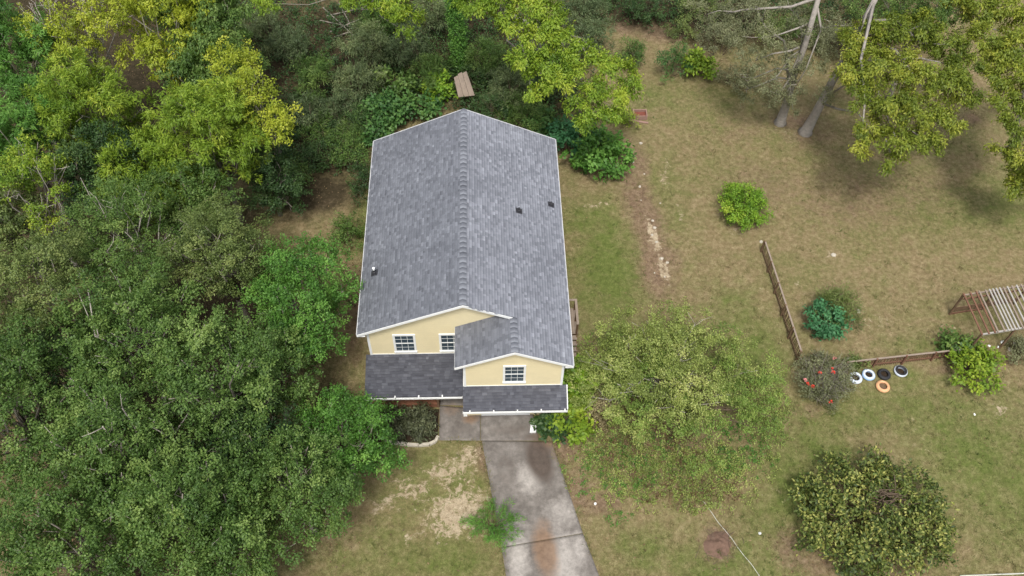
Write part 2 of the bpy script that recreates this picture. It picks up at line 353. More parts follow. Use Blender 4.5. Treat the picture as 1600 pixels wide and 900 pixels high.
DARKST = [(843, 718, .75, 1.5, 12, 1.0), (830, 690, .9, .8, 0, .55), (790, 735, .9, 1.6, 0, .35), (800, 672, 1.6, .5, 0, .45), (720, 672, .9, .6, 0, .35)]
RUST = [(852, 862, .65, 1.5, 8, 1.0), (850, 825, .5, .7, 0, .55), (735, 655, .5, .35, 0, .8), (850, 690, .8, .7, 0, .8), (872, 705, .5, .8, 0, .6), (705, 640, .7, .5, 0, .5)]
PALE = [(825, 750, .6, .9, 20, .8), (880, 880, .8, 1.6, 0, .9), (810, 870, .5, 1.6, 0, .9), (880, 800, 1.0, .8, 0, .6), (805, 820, .6, .8, 0, .45), (905, 860, .4, .9, 0, .8)]
def concrete_attr(V):
    x, y = V[:, 0], V[:, 1]
    def comb(L):
        m = np.zeros_like(x)
        for p in L: m = np.maximum(m, patch(x, y, *p[:5])*p[5])
        return m
    return {'mask': ('FLOAT_COLOR', np.stack([comb(DARKST), comb(RUST), comb(PALE), np.ones_like(x)], -1))}
t = NT('concrete'); A = t.attr('mask'); sp = t.n.new('ShaderNodeSeparateColor'); t.l(A.outputs['Color'], sp.inputs[0])
n1, n2, n3 = t.noise(1.1, 9, .72), t.noise(3.5, 9, .75), t.noise(40, 3)
c = t.ramp(n1, [(.3, (0.105, 0.092, 0.081)), (.5, (0.158, 0.142, 0.127)), (.72, (0.235, 0.213, 0.192))])
def sel2(mk, n, gain=2.0, amp=.7):
    x = t.math('ADD', mk, t.math('MULTIPLY_ADD', n, amp, -amp/2)); return t.math('MULTIPLY_ADD', t.math('SUBTRACT', x, .5), gain, .5, clamp=True)
c = t.mix(t.math('MULTIPLY', sel2(sp.outputs[2], n2, 1.3), .62), c, (0.41, 0.38, 0.345))
c = t.mix(t.math('MULTIPLY', sel2(sp.outputs[1], n2, 1.8), .88), c, (0.185, 0.12, 0.078))
c = t.mix(t.math('MULTIPLY', sel2(sp.outputs[0], n2, 2.2), .9), c, (0.075, 0.057, 0.046))
vv = t.n.new('ShaderNodeVectorMath'); vv.operation = 'SCALE'; t.l(c, vv.inputs[0]); t.l(t.math('MULTIPLY_ADD', n2, 1.3, .35), vv.inputs[3])
t.bump(n3, .3, .006); t.base(vv.outputs[0], .9, .2); MAT['concrete'] = t.m

drive = empty('driveway', tuple(at(800, 760))); tag(drive, kind='structure')
def slab(px4, z=.045, name='concrete_slab'):
    V, Q = quadgrid([at(*p) for p in px4], z=z, th=.14); return link(name, npmesh(name, V, Q, concrete_attr(V)), 'concrete', drive)
slab([(783.7, 855.8), (911, 834.2), (955, 950), (800, 960)])                    # street end
slab([(753, 689.2), (862, 690.5), (910.5, 833), (783.5, 855)])             # long panel
slab([(686, 688), (750.5, 688.5), (750.5, 640), (687, 634)], .05)           # walk
slab([(751.2, 688.6), (843, 688.6), (831, 642), (751.2, 640)], .05)             # garage apron
V, Q = quadgrid([(-1.42, -.9), (-.12, -.95), (-.12, .36), (-1.42, .36)], z=.052, th=.14)
link('concrete_slab', npmesh('concrete_slab', V, Q, concrete_attr(V)), 'concrete', drive)

# ------------------------------------------------------------------ house
W, L, ZR, ZE, S, D, O = 5.2, 13.2, 7.9015, 5.5178, 2.3806, 1.9493, .385
SL = (ZR-ZE)/W
ZP = 3.09                              # where the lower roofs meet the wall
YM, YB = O, -D+O                       # planes of the main front wall and of the forward gable wall
XL2 = 2*S-W                            # left eave of the forward gable
WX = W-O
house = empty('yellow_house', (0, 6, 0))
tag(house, 'two storey yellow house with grey shingle gable roof and white trim', 'house')
rng = np.random.default_rng(5)

roofz = lambda x: ZR-SL*abs(x)
# walls
mb = MB()
def roofz_r(x): return ZR-SL*x-.16
mb.prism([(-WX, YM, -.05), (WX, YM, -.05), (WX, YM, roofz(WX)-.17), (0, YM, ZR-.17), (-WX, YM, roofz(WX)-.17)], (0, L-2*O, 0))
mb.build('wall', 'yellow_siding', house)
mb = MB(); x0 = XL2+O
zc = ZR-SL*S
mb.prism([(x0, YB, -.05), (WX, YB, -.05), (WX, YB, roofz(WX)-.17), (S, YB, zc-.17), (x0, YB, zc-SL*(S-x0)-.17)], (0, YM-YB-.002, 0))
mb.build('wall', 'yellow_siding', house)

# roofs: deck + shingles
def deck(name, polys, mat='shingle_grey'):
    mb = MB()
    for poly in polys: mb.prism(poly, (0, 0, -.12))
    me = mb.mesh(name); a = me.attributes.new('tint', 'FLOAT', 'POINT'); a.data.foreach_set('value', [.2]*len(me.vertices))
    return link(name, me, mat, house)
e = .004
roof = deck('roof', [[(0, 0, ZR), (0, L, ZR), (-W, L, ZE), (-W, 0, ZE)][::-1],
                     [(0, 0, ZR), (S, 0, zc), (S, -D, zc), (W, -D, ZE), (W, L, ZE), (0, L, ZR)]])
roof2 = deck('gable_roof', [[(S-.002, -D, zc-e), (S-.002, YM-.002, zc-e), (XL2, YM-.002, ZE-e), (XL2, -D, ZE-e)][::-1]])

def shingles(parent, org, u, v, ulen, vlen, inside, seed, expo=.145, wmin=.11, wmax=.30, mat='shingle_grey'):
    """rows of single tabs; org = upper corner, u along the course, v down the slope"""
    rg = random.Random(seed); org, u, v = Vector(org), Vector(u).normalized(), Vector(v).normalized(); n = u.cross(v)
    if n.z < 0: n = -n
    Vt, Qd, T = [], [], []
    rows = int(round(vlen/expo)); expo = vlen/rows
    for r_ in range(rows):
        x = -rg.random()*.3; v0, v1 = r_*expo, (r_+1)*expo+.012
        while x < ulen:
            wd = rg.uniform(wmin, wmax); a, b = max(x, 0), min(x+wd, ulen); x += wd
            if b-a < .03 or not inside((a+b)/2, (v0+v1)/2): continue
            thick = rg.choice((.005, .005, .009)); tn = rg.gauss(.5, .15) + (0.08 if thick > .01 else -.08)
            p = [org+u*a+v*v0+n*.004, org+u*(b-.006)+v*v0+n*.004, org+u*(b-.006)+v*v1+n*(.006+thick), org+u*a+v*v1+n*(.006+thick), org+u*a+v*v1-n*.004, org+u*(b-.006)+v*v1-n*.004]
            k = len(Vt); Vt += [tuple(q) for q in p]; T += [tn-.38, tn-.38, tn+.16, tn+.16, 0, 0]  # tab tint: printed dark band, with the lip's course shadow painted in
            flip = u.cross(v).dot(n) < 0
            Qd += [(k, k+1, k+2, k+3) if not flip else (k+3, k+2, k+1, k), (k+3, k+2, k+5, k+4), (k, k+3, k+4, k), (k+1, k+2, k+5, k+1)][:2]
    me = npmesh('shingle_field', Vt, Qd, {'tint': ('FLOAT', T)})
    return tag(link('shingle_field', me, mat, parent), kind='stuff')
sl = math.hypot(W, ZR-ZE); dn = Vector((W, 0, ZE-ZR)).normalized()
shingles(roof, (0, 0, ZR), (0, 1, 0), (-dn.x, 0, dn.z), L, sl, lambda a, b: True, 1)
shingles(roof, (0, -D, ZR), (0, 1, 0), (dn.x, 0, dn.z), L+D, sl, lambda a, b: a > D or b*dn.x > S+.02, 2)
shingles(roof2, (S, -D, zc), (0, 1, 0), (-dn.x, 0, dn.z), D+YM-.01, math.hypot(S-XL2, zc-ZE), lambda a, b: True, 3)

# ridge caps, one by one
def caps(parent, x, z, y0, y1, n):
    hw = .17; mb = MB(); ln = (y1-y0)/n+.03
    # a bent cap lifted at its lower (street) end
    V = []
    for yy, lift in ((0, .042), (ln, .016)):
        for sx in (-1, 0, 1): V.append((sx*hw, yy, lift-abs(sx)*hw*SL+.004))
    V2 = [(a, b, c_-.03) for a, b, c_ in V]
    mb.add(V+V2, [(0, 1, 4, 3), (1, 2, 5, 4), (7, 6, 9, 10), (8, 7, 10, 11), (0, 6, 7, 1), (1, 7, 8, 2), (3, 4, 10, 9), (4, 5, 11, 10), (0, 3, 9, 6), (2, 8, 11, 5)])
    me0 = []
    for k in range(4):
        me = mb.mesh('ridge_cap'); a = me.attributes.new('tint', 'FLOAT', 'POINT'); a.data.foreach_set('value', [(.85 if v.co.y < .01 and i_ < 6 else -.05)+.08*k for i_, v in enumerate(me.vertices)]); me.materials.append(MAT['shingle_cap']); me0.append(me)  # raised end tinted light, tucked end dark: overlap shade painted into the colour
    for i in range(n):
        o = bpy.data.objects.new('ridge_cap', me0[rng.integers(4)]); COL.objects.link(o); o.parent = parent
        o.location = Vector((x, y0+i*(y1-y0)/n, z)) - house.location - parent.location
caps(roof, 0, ZR+.006, .0, L-.02, 42)
caps(roof, S, zc+.006, -D, -.02, 7)

# lower roofs
def pent(name, xa, xb, yw, ye, zw, ze, seed):
    r_ = deck(name, [[(xa, ye, ze), (xb, ye, ze), (xb, yw, zw), (xa, yw, zw)]], 'shingle_slate')
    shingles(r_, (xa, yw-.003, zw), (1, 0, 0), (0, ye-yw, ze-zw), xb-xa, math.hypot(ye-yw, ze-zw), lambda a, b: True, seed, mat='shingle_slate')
    return r_
ZG = 2.55
YEL, YER = -1.79, -2.66
pent('porch_roof', -5.05, -.14, YM, YEL, ZP, ZG, 4)
pent('garage_roof', -.12, 5.05, YB, YER, ZP, ZG, 5)
MB().prism([(-.12, YB, ZP-.1), (-.12, YER+.03, ZG-.1), (-.12, YEL, ZG-.1), (-.12, YM, ZG-.1), (-.12, YM, ZP-.16)], (.05, 0, 0)).build('soffit_panel', 'white_paint', house)

# white trim
def trim(name, p, q, w_, h_): return MB().bar(p, q, w_, h_).build(name, 'white_paint', house)
th = .17
def rake(p, q): # board under the roof edge on the street side
    p, q = Vector(p), Vector(q)
    MB().prism([p+Vector((0, -.03, -.012)), q+Vector((0, -.03, -.012)), q+Vector((0, -.03, -th)), p+Vector((0, -.03, -th))], (0, .028, 0)).build('rake_board', 'white_paint', house)
rake((0, 0, ZR), (-W-.01, 0, ZE)); rake((S+.06, 0, zc-.03), (0, 0, ZR))
rake((S, -D, zc), (XL2-.01, -D, ZE)); rake((W+.01, -D, ZE), (S, -D, zc))
MB().box((-W-.025, 0, ZE-.17), (-W-.002, L, ZE-.005)).build('fascia_board', 'white_paint', house)
MB().box((W+.002, -D, ZE-.17), (W+.025, L, ZE-.005)).build('fascia_board', 'white_paint', house)
MB().box((XL2-.025, -D, ZE-.17), (XL2-.002, YM-.01, ZE-.01)).build('fascia_board', 'white_paint', house)
def edge(p, q): MB().bar(p, q, .05, .022).build('drip_edge', 'light_metal', house)
edge((0, L+.012, ZR), (-W, L+.012, ZE)); edge((0, L+.012, ZR), (W, L+.012, ZE))
edge((-W-.012, 0, ZE), (-W-.012, L, ZE)); edge((W+.012, -D, ZE), (W+.012, L, ZE)); edge((5.065, YER, ZG), (5.065, YB, ZP))
# soffits
MB().box((-W, 0, ZE-.2), (-WX, L, ZE-.165)).build('soffit_panel', 'white_paint', house)
MB().box((WX, -D, ZE-.2), (W, L, ZE-.165)).build('soffit_panel', 'white_paint', house)
for (x_, y_, zt) in ((-WX, YM, roofz(WX)-.17), (WX, YB, roofz(WX)-.17), (x0, YB, zc-SL*(S-x0)-.17)):
    sx = .1 if x_ == WX else -.02
    MB().box((x_+(-.10 if x_ == WX else -.02), y_-.025, ZP-.02), (x_+(.02 if x_ == WX else .10), y_+.08, zt-.02)).build('corner_board', 'white_paint', house)
MB().box((-WX+.08, YM-.02, ZP+.012), (x0-.002, YM+.01, ZP+.06)).build('skirt_board', 'white_paint', house)
MB().box((x0+.1, YB-.02, ZP+.012), (WX-.1, YB+.01, ZP+.06)).build('skirt_board', 'white_paint', house)

def window(xl, yw, zt, wd=1.12, ht=1.58):
    w_ = empty('window', (xl, yw, zt-ht)); w_.parent = house; w_.location = Vector((xl, yw, zt-ht)) - house.location
    fr = .105; x1 = xl+wd; zb = zt-ht
    def child(name, a, b, mat):
        o = MB().box(a, b).build(name, mat); o.parent = w_; o.location = -Vector((xl, yw, zb)); return o
    child('casing', (xl, yw-.05, zb), (xl+fr, yw+.02, zt), 'white_paint'); child('casing', (x1-fr, yw-.05, zb), (x1, yw+.02, zt), 'white_paint')
    child('casing', (xl+fr, yw-.05, zt-fr), (x1-fr, yw+.02, zt), 'white_paint')
    child('sill', (xl-.02, yw-.09, zb-.02), (x1+.02, yw+.02, zb+fr*.8), 'white_paint')
    zm = (zb+zt)/2-.01
    child('meeting_rail', (xl+fr, yw-.03, zm-.03), (x1-fr, yw+.02, zm+.03), 'white_paint')
    ix0, ix1 = xl+fr, x1-fr
    for (za, zb_) in ((zb+fr*.8, zm-.03), (zm+.03, zt-fr)):
        pw = (ix1-ix0)/3; ph = (zb_-za)/2
        for i in range(3):
            for j in range(2):
                child('pane', (ix0+i*pw+.006, yw-.012, za+j*ph+.006), (ix0+(i+1)*pw-.006, yw-.004, za+(j+1)*ph-.006), 'window_glass')
        for i in (1, 2): child('muntin', (ix0+i*pw-.008, yw-.018, za), (ix0+i*pw+.008, yw-.001, zb_), 'white_paint')
        child('muntin', (ix0, yw-.020, za+ph-.008), (ix1, yw-.002, za+ph+.008), 'white_paint')
window(-3.568, YM, 4.9227); window(-1.28, YM, 4.9227); window(1.857, YB, 5.0253)

# gutters
def gutter(xa, xb, ye, ze, name='gutter'):
    g_ = MB()
    g_.box((xa, ye-.115, ze-.11), (xb, ye-.105, ze+.005)); g_.box((xa, ye-.105, ze-.11), (xb, ye-.003, ze-.10)); g_.box((xa, ye-.105, ze-.1), (xa+.01, ye-.004, ze)); g_.box((xb-.01, ye-.105, ze-.1), (xb, ye-.004, ze))
    go = g_.build(name, 'white_paint', house)
    fb = MB().box((xa, ye-.002, ze-.16), (xb, ye+.02, ze-.125)).build('fascia_board', 'white_paint', house)
    k = xa+.35
    while k < xb:
        o = MB().box((k-.03, ye-.118, ze-.004), (k+.03, ye+.07, ze+.022)).build('gutter_strap', 'white_paint'); o.parent = go; k += 1.18
        o.location = -house.location - go.location
        if o.parent: o.location = Vector((0, 0, 0)) - (house.location + go.location)
gutter(-5.06, -.16, YEL, ZG); gutter(-.14, 5.06, YER, ZG)
# downspouts and posts
MB().bar((-4.82, YEL-.02, ZG-.14), (-4.82, YEL-.02, 0), .1, .1, (0, 1, 0)).build('porch_post', 'white_paint', house)
MB().box((-5.0, YEL-.12, ZG-.26), (-4.77, YEL+.06, ZG-.17)).build('downspout_elbow', 'white_paint', house)
MB().box((-.11, YER-.11, ZG-.36), (.07, YER-.03, ZG-.112)).build('downspout_elbow', 'white_paint', house)
MB().bar((-1.5, -1.0, ZG-.1), (-1.5, -1.0, 0), .11, .11, (0, 1, 0)).build('porch_post', 'brown_wood', house)
# garage door and its panels
gd = MB().box((.82, YB-.035, 0), (3.25, YB-.004, 2.2)).build('garage_door', 'white_paint', house)
for i in range(4):
    for j in range(4):
        o = MB().box((.88+i*.6, YB-.05, .08+j*.53), (1.36+i*.6, YB-.036, .5+j*.53)).build('panel', 'white_paint'); o.parent = gd; o.location = -house.location-gd.location
for x_ in (.76, 3.25): MB().box((x_, YB-.05, 0), (x_+.055, YB-.002, 2.26)).build('door_jamb', 'white_paint', house)
# porch deck of single boards with skirting
dk = MB().box((-4.9, -.98, 0), (-1.46, YM-.004, .3)).build('porch_deck', 'dark_soil', house)
for i in range(9):
    yy = -1.0+i*.15
    o = MB().box((-4.95, yy, .302), (-1.44, yy+.14, .33)).build('deck_board', 'brown_deck'); o.parent = dk; o.location = -house.location-dk.location
MB().box((-4.95, -1.03, .02), (-1.44, -1.002, .335)).build('skirt_board', 'brown_deck', house)
# roof pipes
def vent(px, py, z_guess, hgt, top=None, flash=True):
    z = z_guess
    for _ in range(30):
        p = at(px, py, z); z = ZR-SL*abs(p[0])
    v_ = empty('vent_pipe'); v_.parent = house; v_.location = Vector(p)-house.location
    def ch(mb, name, mat):
        o = mb.build(name, mat); o.parent = v_; o.location = -Vector(p); return o
    sgn = 1 if p[0] > 0 else -1
    mb = MB(); hw = .17
    mb.prism([(p[0]-hw, p[1]-hw, z+sgn*hw*SL+.02), (p[0]+hw, p[1]-hw, z-sgn*hw*SL+.02), (p[0]+hw, p[1]+hw, z-sgn*hw*SL+.02), (p[0]-hw, p[1]+hw, z+sgn*hw*SL+.02)], (0, 0, .01))
    ch(mb, 'flashing', 'dark_pipe')
    ch(MB().lathe([(.0, .18), (.085, .14), (.12, -.03)], p, 12), 'boot', 'dark_pipe')
    ch(MB().tube([p, (p[0], p[1], z+hgt)], [.055, .055], 10), 'pipe', 'dark_pipe')
    if top: ch(MB().lathe([(.0, hgt+.03), (.07, hgt+.02), (.07, hgt-.1)], p, 10), 'cap', top)
vent(811, 330, 6.8, .26); vent(861, 320, 6.2, .22); vent(585, 427, 6.2, .42, 'white_plastic')

# small side landing with rail on the right wall
sd = empty('side_stoop', (5.25, 3.6, 0)); tag(sd, 'weathered wooden stoop with railing along the right side of the yellow house', 'stoop')
for i in range(9): MB().box((4.84+i*.145, 3.05, .62), (4.975+i*.145, 4.75, .66)).build('deck_board', 'weathered_wood', sd)
MB().box((4.86, 3.08, .5), (6.12, 4.72, .615)).build('frame', 'brown_wood', sd)
for (a, b) in ((6.06, 3.1), (6.06, 4.68), (4.92, 3.1), (4.92, 4.68), (6.06, 3.9)): MB().box((a-.05, b-.05, -.05), (a+.05, b+.05, 1.55)).build('post', 'brown_wood', sd)
MB().box((6.0, 3.04, 1.552), (6.13, 4.74, 1.60)).build('rail', 'weathered_wood', sd); MB().box((4.9, 4.62, 1.552), (5.995, 4.74, 1.6)).build('rail', 'weathered_wood', sd)
for k in range(4): MB().box((4.95, 2.76-k*.28, .46-k*.15), (6.08, 3.04-k*.28, .5-k*.15)).build('step', 'weathered_wood', sd)
for x_ in (4.93, 6.05): MB().bar((x_, 3.05, .48), (x_, 1.9, -.06), .05, .16).build('stringer', 'brown_wood', sd)


# ------------------------------------------------------------------ vegetation
def norm(a): return a/np.maximum(np.linalg.norm(a, axis=-1, keepdims=True), 1e-6)

# kind: leaf length, width, leaves per spray, spray radius, outward, spread, droop, flatness
KIND = {
    'broad':  dict(L=.122, W=.074, k=15, sr=.10, out=.55, sp=.75, dr=.15, up=1.0),
    'small':  dict(L=.105, W=.062, k=15, sr=.10, out=.5, sp=.8, dr=.1, up=.9),
    'pinnate': dict(L=.24, W=.052, k=16, sr=.10, out=.7, sp=.6, dr=.35, up=1.0),
    'hang':   dict(L=.20, W=.075, k=14, sr=.12, out=.5, sp=.5, dr=.75, up=.7),
    'plume':  dict(L=.26, W=.035, k=16, sr=.13, out=.8, sp=.5, dr=.15, up=.6),
    'big':    dict(L=.26, W=.17, k=7, sr=.14, out=.5, sp=.7, dr=.25, up=1.2),
    'laurel': dict(L=.17, W=.085, k=8, sr=.10, out=.9, sp=.75, dr=0, up=.8, tv=.26),
}

def leaf_arrays(P, N, kd, rg, tint, scale=1.0):
    q = KIND[kd]; n = len(P); k = q['k']
    Pp = np.repeat(P, k, 0) + rg.normal(0, q['sr']*scale, (n*k, 3)); Nn = np.repeat(N, k, 0)
    dr = norm(Nn*q['out'] + rg.normal(0, q['sp'], (n*k, 3)) + np.array([0, 0, -q['dr']]))
    up = norm(np.array([0, 0, q['up']]) + rg.normal(0, .42, (n*k, 3)) + Nn*.95)
    sd_ = norm(np.cross(dr, up)); up2 = np.cross(sd_, dr)
    l_ = q['L']*scale*rg.uniform(.65, 1.3, (n*k, 1)); w_ = q['W']*scale*rg.uniform(.7, 1.25, (n*k, 1))
    mid = Pp+dr*l_*.45
    V = np.stack([Pp, mid+sd_*w_/2+up2*w_*.15, Pp+dr*l_-up2*l_*.08, mid-sd_*w_/2+up2*w_*.15], 1).reshape(-1, 3)
    T = np.repeat(np.clip(np.repeat(tint, k)+rg.normal(0, q.get('tv', .11), n*k), 0, 1), 4)
    return V, T

def lobes_to_sprays(lobes, dens, rg, low=.35, flat=.8, core=.5):
    """lobes (n,4). Sprays on the shells of the lobes; those buried in a neighbour are dropped"""
    PP, NN, TT = [], [], []
    Lb = np.array(lobes)
    for i, (cx, cy, cz, r_) in enumerate(lobes):
        area = 4*math.pi*r_*r_; tr_ = .20+.12*r_
        nt_ = max(7, int(area*.54/(math.pi*tr_*tr_)))
        tu = norm(rg.normal(0, 1, (nt_, 3))); keep = (tu[:, 2] > -.3) | (rg.random(nt_) < low); tu = tu[keep]; nt_ = len(tu)
        if nt_ == 0: continue
        trad = r_*rg.uniform(.62, 1.12, nt_)
        m = max(3, int(round(dens*area*.75/max(nt_, 1)))); n = nt_*m
        off = norm(rg.normal(0, 1, (n, 3)))*rg.random((n, 1))**.45*tr_*rg.uniform(.75, 1.25, nt_).repeat(m)[:, None]
        u = np.repeat(tu, m, 0); c_ = u*np.repeat(trad, m)[:, None]+off*np.array([1, 1, .7])
        fill = rg.random(n) < .16; c_[fill] *= rg.uniform(.35, .9, (fill.sum(), 1))
        p = np.array([cx, cy, cz]) + c_*np.array([1, 1, flat]); u = norm(u+off/tr_*.8)
        tt = np.repeat(rg.normal(0, .13, nt_), m) + off[:, 2]/tr_*.07
        oth = np.delete(Lb, i, 0)
        if len(oth):
            d_ = np.linalg.norm((p[:, None, :]-oth[None, :, :3])/np.array([1, 1, flat]), axis=2)/oth[None, :, 3]
            k2 = d_.min(1) > .55; p, u, tt = p[k2], u[k2], tt[k2]
        PP.append(p); NN.append(u)
        TT.append(rg.normal(.46, .10) + tt + .2*(vnoise(p[:, 0]*1.1+9, p[:, 1]*1.1+p[:, 2], 5)-.5) + rg.normal(0, .05, len(p)))
    return np.concatenate(PP), np.concatenate(NN), np.concatenate(TT)

def leaf_mesh(P, N, T, kd, rg, scale=1.0):
    V, TT = leaf_arrays(P, N, kd, rg, T, scale); n = len(V)//4
    return npmesh('foliage', V, np.arange(n*4).reshape(n, 4), {'tint': ('FLOAT', TT)})

NTRI = [0]
def crown_lobes(c, rad, n, lr, rg, zlow=-.35, nf=1.0):
    out = []; tries = 0; n = int(n*nf*nf); lr = lr/nf**.75
    while len(out) < n and tries < 4000:
        tries += 1
        u = norm(rg.normal(0, 1, 3)[None])[0]
        if u[2] < zlow: continue
        f = rg.uniform(.42, .92); p = np.array(c)+u*f*np.array(rad); r_ = lr*rg.uniform(.7, 1.35)
        if all(np.linalg.norm(p-np.array(o[:3])) > .62*(r_+o[3])*.9 for o in out) or tries > 2500: out.append((*p, r_))
    return out

def limbs(mb, base, fork, lobes, rg, r0, r1, frac=1.0, twigs=3, twig_out=1.0, path=None):
    base, fork = np.array(base), np.array(fork)
    n = 5; pts = [base+(fork-base)*(i/n) + (rg.normal(0, .05, 3)*np.array([1, 1, 0]) if 0 < i < n else 0) for i in range(n+1)]
    rad = [r0*1.45]+[r0+(r1-r0)*i/n for i in range(1, n+1)]; pts[0] = pts[0]-np.array([0, 0, .12])
    if path: pts = [pts[0], base+(path[0]-base)*.12]+list(path); rad = [r0*1.75]+[r0*1.12]+[r0+(r0*.45-r0)*i/len(path) for i in range(1, len(path)+1)]; fork = path[-1]; base = path[0]; n = len(path)+1
    mb.tube(pts, rad, 9)
    for lb in lobes:
        if rg.random() > frac: continue
        c = np.array(lb[:3]); st = base+(fork-base)*rg.uniform(.62, 1.0) if path is None else path[0]+(path[-1]-path[0])*rg.uniform(.1, 1.0); dd = np.linalg.norm(c-st)
        k1 = st+(c-st)*.35+np.array([0, 0, .08*dd])+rg.normal(0, .06*dd, 3); k2 = st+(c-st)*.7+rg.normal(0, .05*dd, 3)
        rr = max(.025, r1*.55*rg.uniform(.7, 1.2))
        mb.tube([st, k1, k2, c], [rr, rr*.75, rr*.5, rr*.3], 6)
        for _ in range(twigs):
            u = norm(rg.normal(0, 1, 3)[None])[0]; u[2] = abs(u[2])*.8; s0 = k2+(c-k2)*rg.uniform(.1, 1.0)
            e_ = c+u*lb[3]*twig_out*rg.uniform(.6, 1.05); m_ = (s0+e_)/2+rg.normal(0, .12*lb[3], 3)
            mb.tube([s0, m_, e_], [rr*.34, rr*.24, .008], 4)

def tree(label, px, zc, rad, n, lr, kd, leaf, seed, bark='bark_grey', dens=5.0, r0=.2, base_px=None, name='broadleaf_tree', group=None, scale=1.0,
         lobes=None, twigs=1, twig_out=.9, frac=.7, flat=.8, low=.35, cat='tree', fork=.62, thin=None, core=.5, zlow=-.7, nf=1.45, trunk_px=None):
    rg = np.random.default_rng(seed); dens *= 1.5
    c = at(px[0], px[1], zc)
    if lobes: lb = [(*at(a, b, z_), r_*1.12) for a, b, z_, r_ in lobes]
    else: lb = crown_lobes(c, rad, n, lr, rg, zlow, nf)
    if base_px: b0 = at(*base_px)
    else: b0 = np.array([c[0]+rg.normal(0, .3), c[1]+rg.normal(0, .3), 0.0])
    b0[2] = float(ground_z(np.array([b0[0]]), np.array([b0[1]]))[0])
    tr = empty(name, tuple(b0)); tag(tr, label, cat, group)
    mb = MB(); zt = zc*fork+.0
    fk = np.array([b0[0]*.35+c[0]*.65, b0[1]*.35+c[1]*.65, zt]) if base_px is None else b0+(c-b0)*fork
    limbs(mb, b0, fk, lb, rg, r0, r0*.6, frac, twigs, twig_out, [at(*q) for q in trunk_px] if trunk_px else None)
    mb.build('trunk', bark, tr, True)
    P, N, T = lobes_to_sprays(lb, dens, rg, low, flat, core)
    if thin: k = vnoise(P[:, 0]*thin[1]+seed, P[:, 1]*thin[1]+P[:, 2]*.7, seed) > thin[0]; P, N, T = P[k], N[k], T[k]
    me = leaf_mesh(P, N, T, kd, rg, scale); NTRI[0] += len(me.polygons)*2
    link('crown', me, leaf, tr)
    return tr

def shrub(label, px, h, rad, n, lr, kd, leaf, seed, dens=6.0, name='shrub', cat='shrub', twig='twig_brown', lobes=None, scale=1.0, group=None, stems=7, twigs=3, twig_out=.95, thin=None, low=.4, core=.5, bare=None):
    """px is the middle of the shrub at half its height"""
    rg = np.random.default_rng(seed); c = at(px[0], px[1], h*.5); c[2] = h*.45
    lb = [(*at(a, b, z_), r_) for a, b, z_, r_ in lobes] if lobes else crown_lobes(c, (rad[0], rad[1], h*.5), n, lr, rg)
    gz = float(ground_z(np.array([c[0]]), np.array([c[1]]))[0])
    sh = empty(name, (c[0], c[1], gz)); tag(sh, label, cat, group)
    mb = MB()
    for lb_ in lb[:max(stems, 1)*4]:
        q = np.array(lb_[:3]); b0 = np.array([c[0]+(q[0]-c[0])*.25, c[1]+(q[1]-c[1])*.25, gz-.06]); m_ = (b0+q)/2+rg.normal(0, .1, 3)
        mb.tube([b0, m_, q], [.035, .026, .012], 5)
        for _ in range(twigs):
            u = norm(rg.normal(0, 1, 3)[None])[0]; u[2] = abs(u[2])
            mb.tube([m_, (m_+q)/2+rg.normal(0, .08, 3), q+u*lb_[3]*twig_out], [.016, .012, .005], 4)
    mb.build('stem', twig, sh)
    P, N, T = lobes_to_sprays(lb, dens, rg, low, .85, core)
    P[:, 2] = np.maximum(P[:, 2], gz+.08)
    if thin: k = vnoise(P[:, 0]*thin[1]+seed, P[:, 1]*thin[1]+P[:, 2]*.7, seed) > thin[0]; P, N, T = P[k], N[k], T[k]
    if bare: q = at(*bare[:3]); k = np.linalg.norm(P-q, axis=1) > bare[3]*rg.uniform(.7, 1.2, len(P)); P, N, T = P[k], N[k], T[k]
    me = leaf_mesh(P, N, T, kd, rg, scale); NTRI[0] += len(me.polygons)*2
    link('foliage', me, leaf, sh)
    return sh

# ---- the wood on the left, street end to back
G1 = 'dense green trees left of the house'
tree('bright green tree leaning towards the left eave of the yellow house', (470, 470), 5.6, (2.5, 3.1, 3.0), 19, 1.05, 'broad', 'leaf_green', 101, r0=.16)
tree('rounded green tree beside the porch post, overhanging the sandy lawn', (540, 682), 3.6, (2.9, 2.5, 2.4), 15, .95, 'broad', 'leaf_green', 102, r0=.14)
tree('leafy tree reaching over the lawn in front of the garden bed', (470, 765), 4.8, (2.6, 2.4, 2.8), 14, .95, 'broad', 'leaf_oak', 103, r0=.16)
tree('broad dark oak in the middle of the wood by the house', (335, 590), 7.2, (3.2, 3.2, 3.6), 18, 1.1, 'broad', 'leaf_oak', 104, r0=.24, bark='bark_grey')
tree('dark oak with pale dead twigs showing through its crown', (185, 700), 7.2, (3.3, 3.2, 3.6), 18, 1.1, 'broad', 'leaf_oak', 105, r0=.24, bark='bark_pale', twigs=2, twig_out=1.1)
tree('green oak at the street end of the wood', (305, 800), 6.8, (3.1, 3.0, 3.4), 17, 1.1, 'broad', 'leaf_oak', 106, r0=.22)
tree('oak crown with small gaps at the street corner of the wood', (120, 860), 6.8, (3.4, 3.0, 3.4), 18, 1.1, 'broad', 'leaf_oak', 107, r0=.22)
tree('tall oak at the outer edge of the wood beside the dead twigs', (20, 640), 7.2, (3.1, 3.4, 3.6), 18, 1.1, 'broad', 'leaf_oak', 108, r0=.22)
tree('olive green tree with fine leaves in the middle of the wood', (205, 520), 7.4, (3.2, 3.2, 3.6), 18, 1.05, 'broad', 'leaf_oak', 109, r0=.22, dens=5, bark='bark_pale')
tree('fine leaved olive tree at the outer edge of the wood', (70, 450), 7.4, (3.3, 3.2, 3.6), 18, 1.05, 'small', 'leaf_olive', 110, r0=.22, dens=7)
